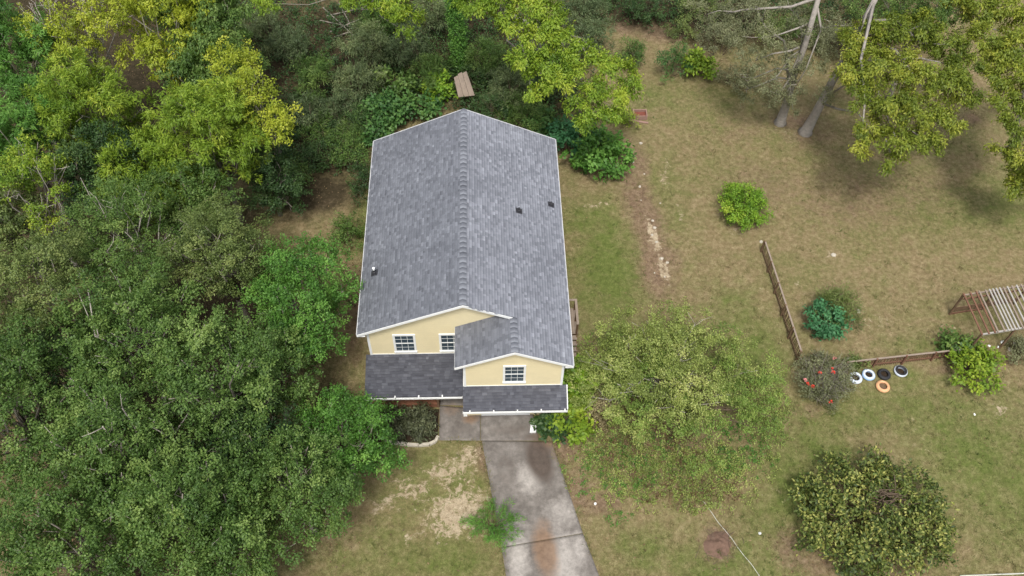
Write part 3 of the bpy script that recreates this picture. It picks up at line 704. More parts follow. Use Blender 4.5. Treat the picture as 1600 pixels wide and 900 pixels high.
tree('pale olive tree behind the bright green one by the eave', (345, 395), 6.8, (2.9, 2.8, 3.3), 15, 1.05, 'small', 'leaf_olive', 111, r0=.2, dens=7)
tree('thin crowned tree with bare grey boughs inside the wood', (205, 365), 7.0, (3.1, 2.8, 3.3), 14, 1.0, 'small', 'leaf_oak', 112, r0=.2, dens=6, bark='bark_pale', twigs=3, twig_out=1.15)
tree('dark green tree filling the gap behind the bright green one', (425, 570), 5.0, (2.4, 2.8, 2.8), 12, .95, 'broad', 'leaf_oak', 113, r0=.16)
tree('low dark tree in the shade between the oaks', (390, 690), 5.2, (2.4, 2.3, 1.8), 12, .95, 'broad', 'leaf_dark', 114, r0=.14)
tree('dark tree under the street end oak, above the bare lawn edge', (375, 868), 5.4, (2.3, 2.0, 2.2), 12, .95, 'broad', 'leaf_oak', 115, r0=.14)
tree('shaded understorey tree in the outer wood', (90, 570), 5.5, (3.0, 3.0, 1.8), 12, 1.1, 'broad', 'leaf_dark', 116, r0=.14)
tree('shaded understorey tree below the dead twigs', (240, 760), 5.0, (3.2, 3.0, 1.8), 12, 1.1, 'broad', 'leaf_dark', 117, r0=.14)
tree('olive tree at the outer edge below the half bare one', (5, 350), 6.2, (2.4, 2.2, 2.6), 13, 1.0, 'broad', 'leaf_olive', 118, r0=.16)
tree('shaded tree filling the wood behind the pale olive one', (300, 310), 5.6, (2.4, 2.0, 2.4), 12, 1.0, 'broad', 'leaf_oak', 119, r0=.16)
# ---- upper left
tree('feathery lime green tree with drooping fronds', (140, 165), 8.0, (3.2, 3.0, 3.4), 17, 1.05, 'pinnate', 'leaf_lime', 121, r0=.2)
tree('feathery green tree with a lime top beside the golden tree', (335, 205), 7.6, (2.9, 3.2, 3.4), 17, 1.05, 'pinnate', 'leaf_lime', 122, r0=.2)
tree('golden yellow tree at the edge of the dark clearing', (415, 165), 8.0, (1.5, 2.2, 2.3), 9, .9, 'broad', 'leaf_sun', 123, r0=.14,
     lobes=[(372, 105, 8.6, .9), (395, 130, 9.0, .8), (425, 150, 8.2, .8), (440, 185, 7.6, .75), (415, 205, 7.4, .7), (385, 90, 8.2, .6), (455, 190, 7.0, .5), (400, 165, 8.4, .8), (350, 85, 8.8, .8), (430, 215, 7.2, .6), (375, 140, 8.8, .8), (360, 115, 8.8, .8), (388, 80, 8.0, .45)])
tree('yellow leaved tree with bare white branches', (110, 30), 9.5, (3.0, 2.2, 2.4), 14, .9, 'broad', 'leaf_sun', 124, r0=.2, bark='bark_pale', dens=4.5, twigs=5, twig_out=1.2, thin=(.36, .9))
tree('yellow green tree behind the feathery ones', (265, 50), 8.0, (3.2, 2.8, 3.3), 16, 1.0, 'hang', 'leaf_sun', 125, r0=.2)
tree('green tree at the far corner of the wood', (15, 85), 8.0, (2.9, 3.0, 3.3), 14, 1.0, 'pinnate', 'leaf_green', 126, r0=.2)
tree('dusky green feathery tree at the outer edge beside the lime one', (20, 215), 7.4, (2.7, 3.0, 3.2), 14, 1.0, 'pinnate', 'leaf_green', 127, r0=.2)
tree('half bare tree with white boughs and pale lime leaves', (50, 295), 8.0, (2.6, 2.4, 2.4), 13, .85, 'broad', 'leaf_lime', 128, r0=.18, bark='bark_pale', dens=4.5, twigs=5, twig_out=1.25, thin=(.38, .9))
tree('shaded green tree under the feathery crowns', (225, 280), 6.0, (3.2, 2.6, 2.8), 14, 1.0, 'pinnate', 'leaf_lime', 129, r0=.16)
tree('dark leafy tree at the mouth of the clearing', (432, 285), 3.0, (1.5, 1.7, 2.4), 12, .8, 'broad', 'leaf_dark', 130, r0=.12)
tree('shaded tree behind the golden tree', (330, 100), 7.0, (2.6, 2.4, 2.0), 12, 1.0, 'hang', 'leaf_oak', 131, r0=.16)
tree('shaded tree under the lime fronds', (150, 260), 6.5, (3.0, 2.6, 2.0), 12, 1.1, 'broad', 'leaf_dark', 132, r0=.16)
tree('dark tree at the far back of the wood', (320, 10), 8.0, (3.0, 2.4, 2.0), 12, 1.1, 'hang', 'leaf_oak', 133, r0=.16)
# ---- back of the house
tree('lime green pecan with a long limb hanging beside the back eave', (850, 50), 8.5, (3, 3, 3), 10, 1, 'hang', 'leaf_lime', 141, r0=.24, base_px=(800, 25), bark='bark_grey', fork=.7, dens=10.0,
     lobes=[(905, 85, 8.2, .8), (870, 130, 7.6, .7), (960, 175, 6.4, .6), (985, 135, 6.8, .6), (915, 190, 6.2, .5), (860, 95, 8.4, .8), (855, 15, 9.6, .9), (735, 5, 9.5, .8), (780, 8, 9.5, .9), (825, 15, 9.6, .9), (865, 40, 9.2, .9), (835, 60, 9.0, .7), (880, 70, 8.8, .7), (815, 95, 8.4, .7), (845, 115, 8.0, .7), (830, 145, 7.4, .4), (900, 110, 7.8, .6), (945, 100, 7.6, .8), (980, 110, 7.4, .5), (930, 145, 7.2, .8), (965, 150, 7.0, .6), (900, 165, 6.8, .5), (935, 180, 6.6, .5), (795, 40, 9.2, .6)])
tree('lime green bough hanging over the brush pile', (618, 10), 9.0, (2, 2, 2), 6, .8, 'hang', 'leaf_lime', 142, r0=.16, base_px=(600, -40), fork=.7, dens=8,
     lobes=[(585, -8, 9.2, .7), (620, 5, 9.2, .75), (640, 25, 8.8, .6), (632, 48, 8.4, .35), (600, 12, 9, .5), (545, -5, 9.2, .6), (415, 5, 9.2, .6), (660, -10, 9.2, .6)])
# ivy covered trunk
rg = np.random.default_rng(77); b0 = at(719, 112); tp = at(706, -60, 9.0)
tr = empty('ivy_tree', tuple(b0)); tag(tr, 'tall tree trunk wrapped in green ivy behind the house', 'tree')
MB().tube([b0+(tp-b0)*i/6 - np.array([0, 0, .1 if i == 0 else 0]) for i in range(7)], [.34, .27, .25, .23, .21, .2, .18], 10).build('trunk', 'bark_dark', tr, True)
tt = rg.random(900); an = rg.uniform(0, 6.28, 900); N = np.stack([np.cos(an), np.sin(an), rg.uniform(-.2, .5, 900)], -1)
P = b0+(tp-b0)*tt[:, None]+N*rg.uniform(.2, .55, (900, 1)); link('ivy', leaf_mesh(P, norm(N), rg.normal(.5, .2, 900), 'small', rg, 1.2), 'leaf_green', tr)
# understorey behind the house: cane like plumes and vines
for i, (label, x, y, h, rx, ry) in enumerate([
        ('plumed dark cane clump beside the golden tree', 455, 70, 3.4, 1.3, 1.3), ('grey green cane clump at the edge of the clearing', 488, 115, 3.6, 1.5, 1.5), ('soft plumed cane clump below the brush pile', 575, 75, 3.6, 1.4, 1.3),
        ('grey green cane clump before the brush pile', 555, 125, 3.3, 1.4, 1.3), ('dark cane clump left of the ivy trunk', 640, 75, 3.4, 1.3, 1.5), ('dark plumed clump at the foot of the ivy trunk', 672, 115, 2.8, 1.1, 1.1),
        ('shaded cane clump right of the ivy trunk', 760, 90, 3.0, 1.2, 1.4), ('shaded cane clump under the pecan limb', 795, 140, 2.8, 1.3, 1.3), ('dark cane clump beyond the pecan limb', 920, 60, 3.4, 1.5, 1.4), ('dark cane clump against the back of the pecan', 905, 15, 3.6, 1.8, 1.4), ('plumed clump under the lime bough', 590, 30, 3.0, 1.3, .9), ('dark clump behind the golden tree', 420, 35, 3.6, 1.5, 1.5), ('dark cane clump behind the ivy trunk', 690, 20, 3.6, 1.8, 1.3)]):
    shrub(label, (x, y), h, (rx, ry), 11, .62, 'plume', ('leaf_cane', 'leaf_plume', 'leaf_oak')[(i*2+i//3) % 3], 200+i, dens=8, name='cane_clump', group='cane clumps behind the house', stems=4)
for i, (label, x, y, h, rx, ry, kd, lf) in enumerate([
        ('leafy vine mound against the back gable, near the leaning board', 655, 170, 2.0, 1.6, 1.0, 'big', 'leaf_vine'), ('broad leaved vine mound at the back left corner of the roof', 600, 168, 2.2, 1.2, 1.2, 'big', 'leaf_vine'),
        ('bright leafy sprout beside the leaning board', 685, 140, 1.8, .7, .6, 'big', 'leaf_citrus'), ('dark vine mound behind the back ridge', 770, 172, 2.0, 1.4, 1.0, 'small', 'leaf_dark'), ('dark brush beside the lime limb', 830, 180, 2.2, 1.4, 1.1, 'small', 'leaf_oak'),
        ('low green brush in the clearing left of the roof', 520, 205, 1.8, 1.7, 1.3, 'plume', 'leaf_oak'), ('low dark brush at the clearing edge', 490, 240, 1.6, 1.3, 1.2, 'small', 'leaf_dark'), ('leafy brush beside the back left roof edge', 545, 240, 1.5, 1.2, 1.0, 'small', 'leaf_oak'), ('dull brush by the dark clearing', 535, 175, 2.0, 1.2, 1.0, 'plume', 'leaf_cane'),
        ('dark brush in the clearing behind the golden tree', 470, 175, 2.0, 1.6, 1.4, 'plume', 'leaf_cane'), ('dark leafy brush between clearing and back gable', 560, 190, 1.8, 1.2, 1.3, 'small', 'leaf_dark'), ('low dark brush beside the back left eave', 565, 280, 1.2, .7, 1.4, 'small', 'leaf_dark'), ('low dark brush left of the bare red patch', 455, 270, 1.4, 1.0, 1.4, 'small', 'leaf_oak'), ('green brush tucked behind the vine mound at the back gable', 625, 130, 2.2, 1.4, 1.2, 'big', 'leaf_oak'), ('dark brush between the leaning board and the canes', 745, 120, 1.8, 1.0, 1.0, 'small', 'leaf_dark'), ('dark brush under the lime limb by the roof peak', 800, 165, 1.9, 1.2, .9, 'plume', 'leaf_oak'), ('dark brush at the foot of the pecan', 850, 130, 2.0, 1.3, 1.2, 'small', 'leaf_dark'), ('shaded brush beyond the lime limb', 990, 85, 1.8, 1.0, 1.0, 'small', 'leaf_oak'),
        ('small sapling beside the left eave', 540, 360, 1.6, .8, .9, 'small', 'leaf_oak')]):
    shrub(label, (x, y), h, (rx, ry), 8, .62, kd, lf, 230+i, dens=6)
shrub('glossy blue green vine mound at the back right corner of the roof', (890, 215), 2.4, (1.5, 1.4), 9, .7, 'big', 'leaf_teal', 250, dens=6)
shrub('bright green vine mound spilling onto the back lawn', (940, 238), 2.4, (1.8, 1.8), 16, .65, 'big', 'leaf_green', 251, dens=8)
shrub('small green brush under the lime limb, beside the rusty box', (975, 180), 1.2, (1.0, .8), 6, .45, 'small', 'leaf_lime', 252, dens=6)
shrub('brown dead shrub among the canes', (650, 115), 1.6, (.8, .7), 5, .5, 'small', 'leaf_brown', 253, dens=4)
# ---- back lawn edge and right side
shrub('green bushy sapling at the back edge of the lawn', (1050, 95), 2.4, (1.5, 1.0), 8, .65, 'small', 'leaf_vine', 260, dens=6)
shrub('yellow green sapling on the back edge of the lawn', (1092, 100), 1.8, (1.1, .7), 6, .55, 'big', 'leaf_lime', 261, dens=5)
shrub('grey green bush under the bare branched tree', (1130, 60), 2.6, (1.8, 1.5), 9, .75, 'small', 'leaf_sage', 262, dens=5)
shrub('dull bush at the back beside the red soil', (1100, 15), 2.8, (2.0, 1.4), 9, .8, 'small', 'leaf_olive', 263, dens=5)
shrub('grey green thicket left of the forked trunk', (1170, 20), 2.8, (1.8, 1.4), 10, .75, 'small', 'leaf_sage', 268, dens=5)
shrub('brownish thicket behind the forked trunk', (1215, 50), 2.4, (1.6, 1.4), 9, .7, 'small', 'leaf_olive', 269, dens=5)
shrub('dusky thicket right of the leaning trunk', (1310, 60), 2.6, (1.6, 1.6), 10, .75, 'small', 'leaf_sage', 290, dens=5)
shrub('dull brush on the red soil at the back', (1065, 45), 1.6, (1.3, .9), 7, .55, 'small', 'leaf_olive', 291, dens=4)
shrub('low dry bush before the pale trunk', (1150, 120), 1.4, (1.8, .9), 8, .55, 'small', 'leaf_sage', 264, dens=4)
shrub('dark bush behind the two trunks', (1260, 40), 2.6, (2.2, 1.6), 9, .85, 'small', 'leaf_oak', 265, dens=5)
shrub('dark brush at the back near the red soil', (1000, 10), 2.6, (1.6, 1.4), 8, .8, 'small', 'leaf_dark', 266, dens=5)
shrub('dark bush at the very back of the right lawn', (1370, 10), 3.0, (2.6, 1.8), 10, .9, 'small', 'leaf_oak', 267, dens=5)
tree('tree with pale bare limbs and thin grey green leaves at the lawn edge', (1180, 60), 7.5, (2, 2, 2), 8, .9, 'small', 'leaf_sage', 151, r0=.30, base_px=(1219, 192), trunk_px=[(1228, 165, 1.7), (1240, 120, 4.3), (1258, 70, 7.0), (1284, -20, 10.6)], bark='bark_mid', fork=.8, dens=6, twigs=2, twig_out=1.1, frac=.6,
     lobes=[(1245, 20, 8.4, 1.1), (1190, 60, 7.6, 1.0), (1150, 75, 7, .9), (1225, 95, 5.8, .9), (1120, 25, 7.5, .9), (1180, 10, 8.6, .9), (1200, 130, 5.0, .8), (1250, 60, 7, .8), (1160, 120, 5.0, .6), (1265, 110, 5.5, .8), (1090, 5, 8, .7), (1215, 150, 3.6, .7), (1180, 95, 6.0, .8), (1240, 140, 4.2, .7), (1280, 80, 6.6, .8), (1300, 40, 8.0, .9), (1140, 45, 7.4, .8), (1290, 150, 4.4, .6), (1230, 168, 2.4, .55), (1205, 158, 2.6, .6), (1250, 120, 5.0, .7), (1165, 140, 3.0, .7)])
tree('large olive gold tree with a pale trunk overhanging the right lawn', (1425, 130), 7.6, (3, 3, 3), 18, 1, 'hang', 'leaf_gold', 152, r0=.34, base_px=(1258, 207), trunk_px=[(1273, 180, 1.7), (1298, 132, 4.4), (1330, 72, 7.2), (1372, -10, 10.5)], bark='bark_mid', fork=.75, dens=10.5, frac=.6, twigs=0,
     lobes=[(1345, 60, 8.6, 1.0), (1390, 45, 9.0, 1.0), (1440, 40, 9.0, 1.0), (1480, 70, 8.8, 1.0), (1505, 105, 8.4, .9), (1335, 110, 8.0, .9), (1380, 105, 8.6, 1.0), (1430, 105, 9.0, 1.1), (1475, 130, 8.4, 1.0), (1510, 150, 7.8, .7), (1350, 155, 7.4, .8), (1395, 160, 8.0, 1.0), (1440, 170, 8.0, .9), (1480, 190, 7.2, .7), (1360, 200, 6.8, .7), (1400, 215, 7.0, .8), (1440, 215, 7.0, .7), (1345, 232, 6.2, .45), (1395, 250, 6.2, .5), (1455, 225, 6.6, .5), (1330, 80, 8.0, .7)])
tree('olive gold tree at the right edge of the lawn', (1580, 90), 8.2, (2.8, 3.6, 2.8), 20, 1.0, 'hang', 'leaf_gold', 153, r0=.28, bark='bark_grey', base_px=(1665, 150), dens=9.5,
     lobes=[(1530, 20, 9, 1.0), (1575, 15, 9.4, 1.1), (1615, 40, 9.2, 1.1), (1545, 65, 8.8, 1.0), (1590, 80, 9, 1.1), (1560, 115, 8.4, 1.0), (1605, 130, 8.6, 1.1), (1575, 160, 7.8, .9), (1610, 190, 7.4, .9), (1585, 210, 7, .7), (1565, 235, 6.4, .55), (1600, 245, 6.4, .7), (1500, 10, 8.6, .8), (1640, 90, 9, 1.1), (1630, 160, 8, 1.0)])
tree('small gold bough tree at the right lawn edge, beside the pale stump', (1610, 285), 4.6, (1.2, 1.2, 1.2), 6, .7, 'hang', 'leaf_gold', 154, r0=.14, base_px=(1665, 330))
tree('dark olive tree behind the gold one at the back', (1450, 0), 8.0, (3.2, 2.2, 2.2), 12, 1.1, 'small', 'leaf_oak', 155, r0=.2, dens=6)
# ---- yard shrubs
shrub('round bright lime green shrub alone on the back lawn', (1160, 320), 2.1, (1.35, 1.5), 26, .52, 'broad', 'leaf_citrus', 270, dens=12, scale=.95, name='round_shrub')
shrub('olive feathery shrub behind the blue green one, near the fence', (1308, 480), 1.5, (1.2, 1.15), 18, .45, 'plume', 'leaf_olive', 271, dens=8, scale=.8)
shrub('blue green leafy shrub beside the brown fence', (1290, 500), 1.7, (.85, 1.05), 16, .42, 'big', 'leaf_teal', 272, dens=13, scale=.75)
shrub('grey twiggy bush with red blossoms at the end of the fence', (1288, 592), 1.6, (1.5, 1.6), 26, .48, 'small', 'leaf_sage', 273, dens=5.5, scale=.95, name='flowering_bush', twigs=12, twig_out=1.35, twig='bark_grey')
shrub('yellow green bush hiding the end of the low fence', (1522, 568), 1.5, (1.2, 1.35), 13, .5, 'big', 'leaf_lime', 274, dens=7, scale=.8)
shrub('dark green leafy shrub in front of the slatted pergola', (1495, 535), 1.1, (.8, .55), 6, .42, 'big', 'leaf_oak', 275, dens=7, scale=.8)
shrub('dark grey green bush by the white stones', (1600, 548), 1.3, (.8, .8), 7, .45, 'small', 'leaf_sage', 276, dens=6)
shrub('low green tuft behind the blue painted tyres', (1335, 568), .8, (.6, .3), 5, .26, 'small', 'leaf_olive', 277, dens=6)
shrub('large laurel bush with yellowing leaves and a bare brown gap', (1362, 803), 2.2, (4.1, 3.3), 90, .55, 'laurel', 'leaf_laurel', 278, dens=8.5, name='laurel_bush', scale=1.15, stems=14, twigs=5, bare=(1385, 778, 1.9, .6))
def arching(label, px, n, ln, h, kd, leaf, seed, name, cat, scale=1.0):
    rg = np.random.default_rng(seed); c = at(*px); c[2] = float(ground_z(c[:1], c[1:2])[0]); sp_ = empty(name, tuple(c)); tag(sp_, label, cat); mb = MB(); PP, NN, TT = [], [], []
    for i in range(n):
        a = 6.283*i/n+rg.normal(0, .25); l_ = ln*rg.uniform(.55, 1.15); hh = h*rg.uniform(.6, 1.1); q = [c+np.array([math.cos(a)*l_*t_, math.sin(a)*l_*t_, hh*(1-(1-t_)**2)-.25*t_**3*hh-.05*(t_ == 0)]) for t_ in np.linspace(0, 1, 6)]
        mb.tube(q, [.03, .024, .02, .014, .009, .005], 5); q = np.array(q); m = int(11*l_); tt = rg.uniform(.25, 1.02, m); f = np.clip(tt, 0, .999)*5; k = f.astype(int); P = q[k]+(q[k+1]-q[k])*(f-k)[:, None]
        PP.append(P+rg.normal(0, .045, P.shape)); NN.append(norm(q[k+1]-q[k]+np.array([0, 0, .2]))); TT.append(rg.normal(.5, .1)+tt*.25-.12)
    mb.build('stem', 'twig_brown', sp_); me = leaf_mesh(np.concatenate(PP), np.concatenate(NN), np.concatenate(TT), kd, rg, scale); link('foliage', me, leaf, sp_)
arching('spiky green sapling with arching shoots beside the driveway', (770, 830), 17, 1.35, 2.0, 'plume', 'leaf_green', 279, 'sapling', 'sapling', .72)
shrub('dark olive bed shrub next to the concrete walk, before the porch deck', (655, 660), 1.1, (.9, .8), 15, .36, 'hang', 'leaf_purple', 280, dens=9, scale=.85)
shrub('dark olive bed shrub next to the overhanging green tree, under the porch gutter', (618, 660), 1.1, (.8, .8), 14, .36, 'hang', 'leaf_purple', 281, dens=9, scale=.85)
shrub('broad leaved green plant at the garage corner', (888, 655), 1.9, (.95, 1.3), 12, .42, 'big', 'leaf_lime', 282, dens=6, scale=1.0, name='garden_plant', cat='plant')
shrub('tall broad leaved green plant against the right gable corner', (898, 600), 3.6, (.55, .9), 7, .42, 'big', 'leaf_citrus', 283, dens=6, scale=1.3, name='garden_plant', cat='plant')
shrub('dark leafy plant at the foot of the garage wall', (862, 662), 1.0, (.6, .6), 5, .4, 'big', 'leaf_dark', 284, dens=7)
shrub('straw coloured dry bush between garage corner and thin crowned tree', (930, 612), 1.6, (1.0, 1.8), 14, .5, 'small', 'leaf_straw', 292, dens=5)
shrub('low vine mat against the back right roof edge', (850, 190), 1.6, (1.2, .9), 8, .5, 'big', 'leaf_vine', 293, dens=7)
shrub('low vine mat below the back left roof edge', (590, 205), 1.4, (.9, 1.0), 7, .5, 'big', 'leaf_vine', 294, dens=7)
lo = [o for o in bpy.data.objects if o.name == 'laurel_bush'][0]; rg = np.random.default_rng(12); c = at(1385, 778, 1.9); mb = MB()
for k in range(46):
    a = rg.normal(0, .45, 2); p = c+np.array([a[0], a[1], rg.uniform(-.3, .25)]); u = rg.uniform(0, 6.28); l_ = rg.uniform(.3, .75); d_ = np.array([math.cos(u), math.sin(u)*.6, rg.uniform(-.2, .2)])*l_
    mb.tube([p-d_, p+rg.normal(0, .05, 3), p+d_], [.02, .017, .008], 4)
tag(mb.build('bare_twigs', 'twig_brown', lo), kind='stuff')
# large thin crowned tree over the front lawn
tree('wide thin crowned tree with pale branches on the lawn right of the house', (1045, 582), 3.0, (5.0, 4.0, 1.7), 52, .8, 'small', 'leaf_weed', 161, r0=.14, bark='bark_pale', dens=5.2, twigs=3, frac=.28, twig_out=1.2, nf=1.3, thin=(.2, .8), fork=.45, low=.2, flat=.7)
tree('green sprouting tree under the wide thin crown', (1075, 610), 2.4, (5.4, 4.6, 1.5), 44, .75, 'small', 'leaf_wisp', 162, r0=.1, bark='twig_brown', dens=4.4, twigs=0, frac=.4, thin=(.38, .6), fork=.4, scale=.9, low=.2)

# red blossoms on the twiggy bush are its parts
fb = [o for o in bpy.data.objects if o.name == 'flowering_bush'][0]; rg = np.random.default_rng(9)
for (px, py, m_) in ((1300, 577, 'red_flower'), (1304, 560, 'pink_flower'), (1281, 583, 'red_flower'), (1262, 600, 'red_flower'), (1270, 604, 'red_flower'), (1298, 628, 'red_flower'), (1258, 594, 'pink_flower'), (1302, 582, 'red_flower')):
    c = at(px, py, 1.45); n = 14; V = []; 
    for k in range(n):
        u = norm(rg.normal(0, 1, 3)[None])[0]; u[2] = abs(u[2]); s_ = norm(np.cross(u, (.3, .2, 1))[None])[0]; p = c+u*.03
        V += [p, p+u*.05+s_*.035, p+u*.09, p+u*.05-s_*.035]
    link('blossom', npmesh('blossom', np.array(V), np.arange(n*4).reshape(n, 4)), m_, fb)

# ------------------------------------------------------------------ yard things
# wooden fences: posts, rail and single pickets
def fence(label, p0, p1, h, mat, step=.125):
    p0, p1 = np.array(p0), np.array(p1); ln = np.linalg.norm(p1-p0); dd = (p1-p0)/ln
    f_ = empty('picket_fence', (*p0, 0)); tag(f_, label, 'fence')
    gz = lambda q: float(ground_z(np.array([q[0]]), np.array([q[1]]))[0])
    k = int(ln/1.9)+1
    for i in range(k+1):
        q = p0+dd*ln*i/k; MB().bar((*q, gz(q)-.1), (*q, h+.04), .09, .09, (dd[0], dd[1], 0)).build('post', mat, f_)
    o_ = np.array([-dd[1], dd[0]])*.045
    a, b = p0+o_, p1+o_
    MB().bar((*a, h-.02), (*b, h-.02), .09, .04).build('top_rail', 'weathered_wood', f_)
    MB().bar((*a, .22), (*b, .22), .035, .07).build('bottom_rail', mat, f_)
    me = MB().box((-.022, -.008, 0), (.022, .008, h-.06)).mesh('picket'); me.materials.append(MAT[mat]); an = math.atan2(dd[1], dd[0]); n = int(ln/step)
    for i in range(n):
        q = p0+dd*(i+.5)*step+o_*1.7; o = bpy.data.objects.new('picket', me); COL.objects.link(o); o.parent = f_
        o.location = (q[0]-p0[0], q[1]-p0[1], gz(q)-.01); o.rotation_euler = (random.Random(i).uniform(-.03, .03), random.Random(i+99).uniform(-.07, .07), an)
fence('brown picket fence running across the lawn towards the round lime shrub', (17.65, 9.15), (18.12, 1.45), 1.0, 'brown_wood')
fence('low rusty brown picket fence behind the painted tyres', (20.6, .82), (27.3, 1.52), .8, 'rust_wood')

# tyres
def tyre(label, px, py, R_, mats, tilt=(0, 0), fill=None):
    c = at(px, py, .1); r_ = empty('tyre_planter', (c[0], c[1], 0)); tag(r_, label, 'tyre', None)
    gz = float(ground_z(np.array([c[0]]), np.array([c[1]]))[0])
    prof = []
    for a in np.linspace(-150, 150, 13): prof.append((R_-.10+.10*math.cos(R(a)), .11+.10*math.sin(R(a))))
    inner = [(R_-.16, .03), (R_-.14, .03)]+prof[1:-1]+[(R_-.15, .185), (R_-.17, .17)]
    k = len(inner)//2
    a_ = MB().lathe(inner, (c[0], c[1], gz), 36).build('tread', mats[0], r_, True)
    # raised sidewall ring on top in the paint colour
    MB().lathe([(R_-.17, .175), (R_-.15, .210), (R_-.10, .220), (R_-.055, .203), (R_-.04, .185)], (c[0], c[1], gz), 36).build('sidewall', mats[1], r_, True)
    MB().lathe([(0, .05), (R_-.15, .045)], (c[0], c[1], gz), 24).build('soil', fill or 'dark_soil', r_)
    r_.rotation_euler = (tilt[0], tilt[1], 0)
tyre('white painted tyre with a pale blue tint beside the red blossom bush', 1337, 590, .37, ('tyre_white', 'tyre_white'))
tyre('light blue and white painted tyre next to the black one', 1357.5, 585, .36, ('tyre_blue', 'tyre_white'))
tyre('plain black tyre against the low rusty fence', 1382, 584, .36, ('rubber', 'rubber'))
tyre('orange painted tyre lying in front of the black one', 1380, 603, .38, ('tyre_orange', 'tyre_orange'), fill='brown_wood')
tyre('black tyre with a white painted rim, lying apart on the lawn', 1408, 579, .37, ('tyre_white', 'rubber'))

# slatted pergola
pg = empty('pergola', (27.4, 4.2, 0)); tag(pg, 'weathered wooden pergola with open slatted top, slats partly pale', 'pergola')
xa, ya, xb, yb = 27.62, 4.36, 31.6, 5.0
def lerp(t_): return np.array([xa+(xb-xa)*t_, ya+(yb-ya)*t_])
dp = np.array([.12, -2.62])
for t_ in (0, .5, 1):
    q = lerp(t_); MB().bar((*q, -.1), (*q, 1.98), .09, .09, (1, 0, 0)).build('post', 'brown_wood', pg)
    q2 = q+dp; MB().bar((*q2, -.1), (*q2, 1.98), .09, .09, (1, 0, 0)).build('post', 'brown_wood', pg)
MB().bar((*lerp(-.01), 1.94), (*lerp(1.02), 1.94), .06, .1).build('beam', 'weathered_wood', pg)
MB().bar((*(lerp(-.02)+[0, -.22]), 1.9), (*(lerp(1.02)+[0, -.22]), 1.9), .05, .08).build('beam', 'rust_wood', pg)
MB().bar((*(lerp(-.01)+dp), 1.94), (*(lerp(1.02)+dp), 1.94), .07, .12).build('beam', 'pale_slat', pg)
MB().bar((*lerp(0), .55), (*lerp(1), .55), .05, .35).build('back_board', 'brown_wood', pg)
MB().bar((*lerp(0), .12), (*lerp(.5), .12), .05, .16).build('back_board', 'rust_wood', pg)
for i, (s_, m_) in enumerate(((.0, 'rust_wood'), (.10, 'rust_wood'), (.19, 'rust_wood'), (.235, 'weathered_wood'), (.33, 'weathered_wood'), (.39, 'pale_slat'), (.44, 'pale_slat'), (.49, 'pale_slat'), (.545, 'pale_slat'), (.60, 'weathered_wood'), (.66, 'pale_slat'), (.73, 'weathered_wood'), (.80, 'pale_slat'), (.87, 'weathered_wood'), (.94, 'pale_slat'), (1., 'weathered_wood'))):
    q = lerp(s_); MB().bar((*(q+[0, .08]), 2.03), (*(q+dp*1.03), 2.03), .085, .05).build('slat', m_, pg)

# rusty box and plank, leaning boards, splash block, stones, hose, mound
c = at(1000, 182); bx = empty('rusty_box', tuple(c)); tag(bx, 'rusty red rectangular metal box with a pinkish rim on the back lawn', 'box')
MB().box((c[0]-.46, c[1]-.3, -.02), (c[0]+.4, c[1]+.3, .16)).build('floor', 'rust_metal', bx)
for a, b in (((-.5, -.34), (.44, -.28)), ((-.5, .28), (.44, .34)), ((-.5, -.279), (-.43, .279)), ((.37, -.279), (.44, .279))): MB().box((c[0]+a[0], c[1]+a[1], -.03), (c[0]+b[0], c[1]+b[1], .34)).build('side', 'pink_rim', bx)
pl = MB().bar(tuple(at(983, 187.5, .03)), tuple(at(1013, 192, .03)), .16, .05).build('plank', 'pink_rim'); tag(pl, 'pale plank lying in front of the rusty box', 'plank')
bd = empty('leaning_boards', tuple(at(728, 150))); tag(bd, 'weathered grey board panel propped up in the brush behind the house', 'board')
p00, p10, p01, p11 = [np.array(at(x_, y_, z_)) for x_, y_, z_ in ((716, 152, .9), (742, 149, .9), (709, 121, 1.9), (729, 111, 1.9))]
for i in range(3):
    a, b = i/3+.008, (i+1)/3-.008; e_ = .05*(i % 2)
    P4 = [p00+(p10-p00)*a, p00+(p10-p00)*b, p01+(p11-p01)*b+(p11-p10)*e_, p01+(p11-p01)*a+(p11-p10)*e_]
    MB().prism([tuple(q) for q in P4], (0, .02, -.04)).build('board', 'weathered_wood', bd)
for q in (p00*.85+p11*.15, p10*.85+p01*.15): MB().bar((q[0], q[1]+.05, -.1), (q[0], q[1]+.05, q[2]-.08), .08, .08, (1, 0, 0)).build('prop', 'brown_wood', bd)
c = at(834, 668); sb = MB().prism([(c[0]-.22, c[1]-.34, .03), (c[0]+.10, c[1]-.34, .03), (c[0]+.20, c[1]+.30, .06), (c[0]-.14, c[1]+.34, .06)], (0, 0, .12)).build('splash_block', 'white_plastic'); tag(sb, 'white splash block lying at the garage corner beside the driveway', 'splash block')
def stone(label, px, py, r_, seed, mat='pale_stone', group=None, name='stone', z=0):
    rg = np.random.default_rng(seed); bm = bmesh.new(); bmesh.ops.create_icosphere(bm, subdivisions=2, radius=1)
    c = at(px, py); f = rg.uniform(.7, 1.2, 3)
    for v in bm.verts: v.co = Vector((v.co.x*f[0], v.co.y*f[1], v.co.z*.6))*r_*(1+rg.normal(0, .1)); 
    me = bpy.data.meshes.new(name); bm.to_mesh(me); bm.free(); o = link(name, me, mat); o.location = (c[0], c[1], float(ground_z(c[:1], c[1:2])[0])+r_*.25); tag(o, label, 'stone', group); return o
ORD = ('first', 'second', 'third', 'fourth', 'fifth', 'sixth', 'seventh', 'eighth')
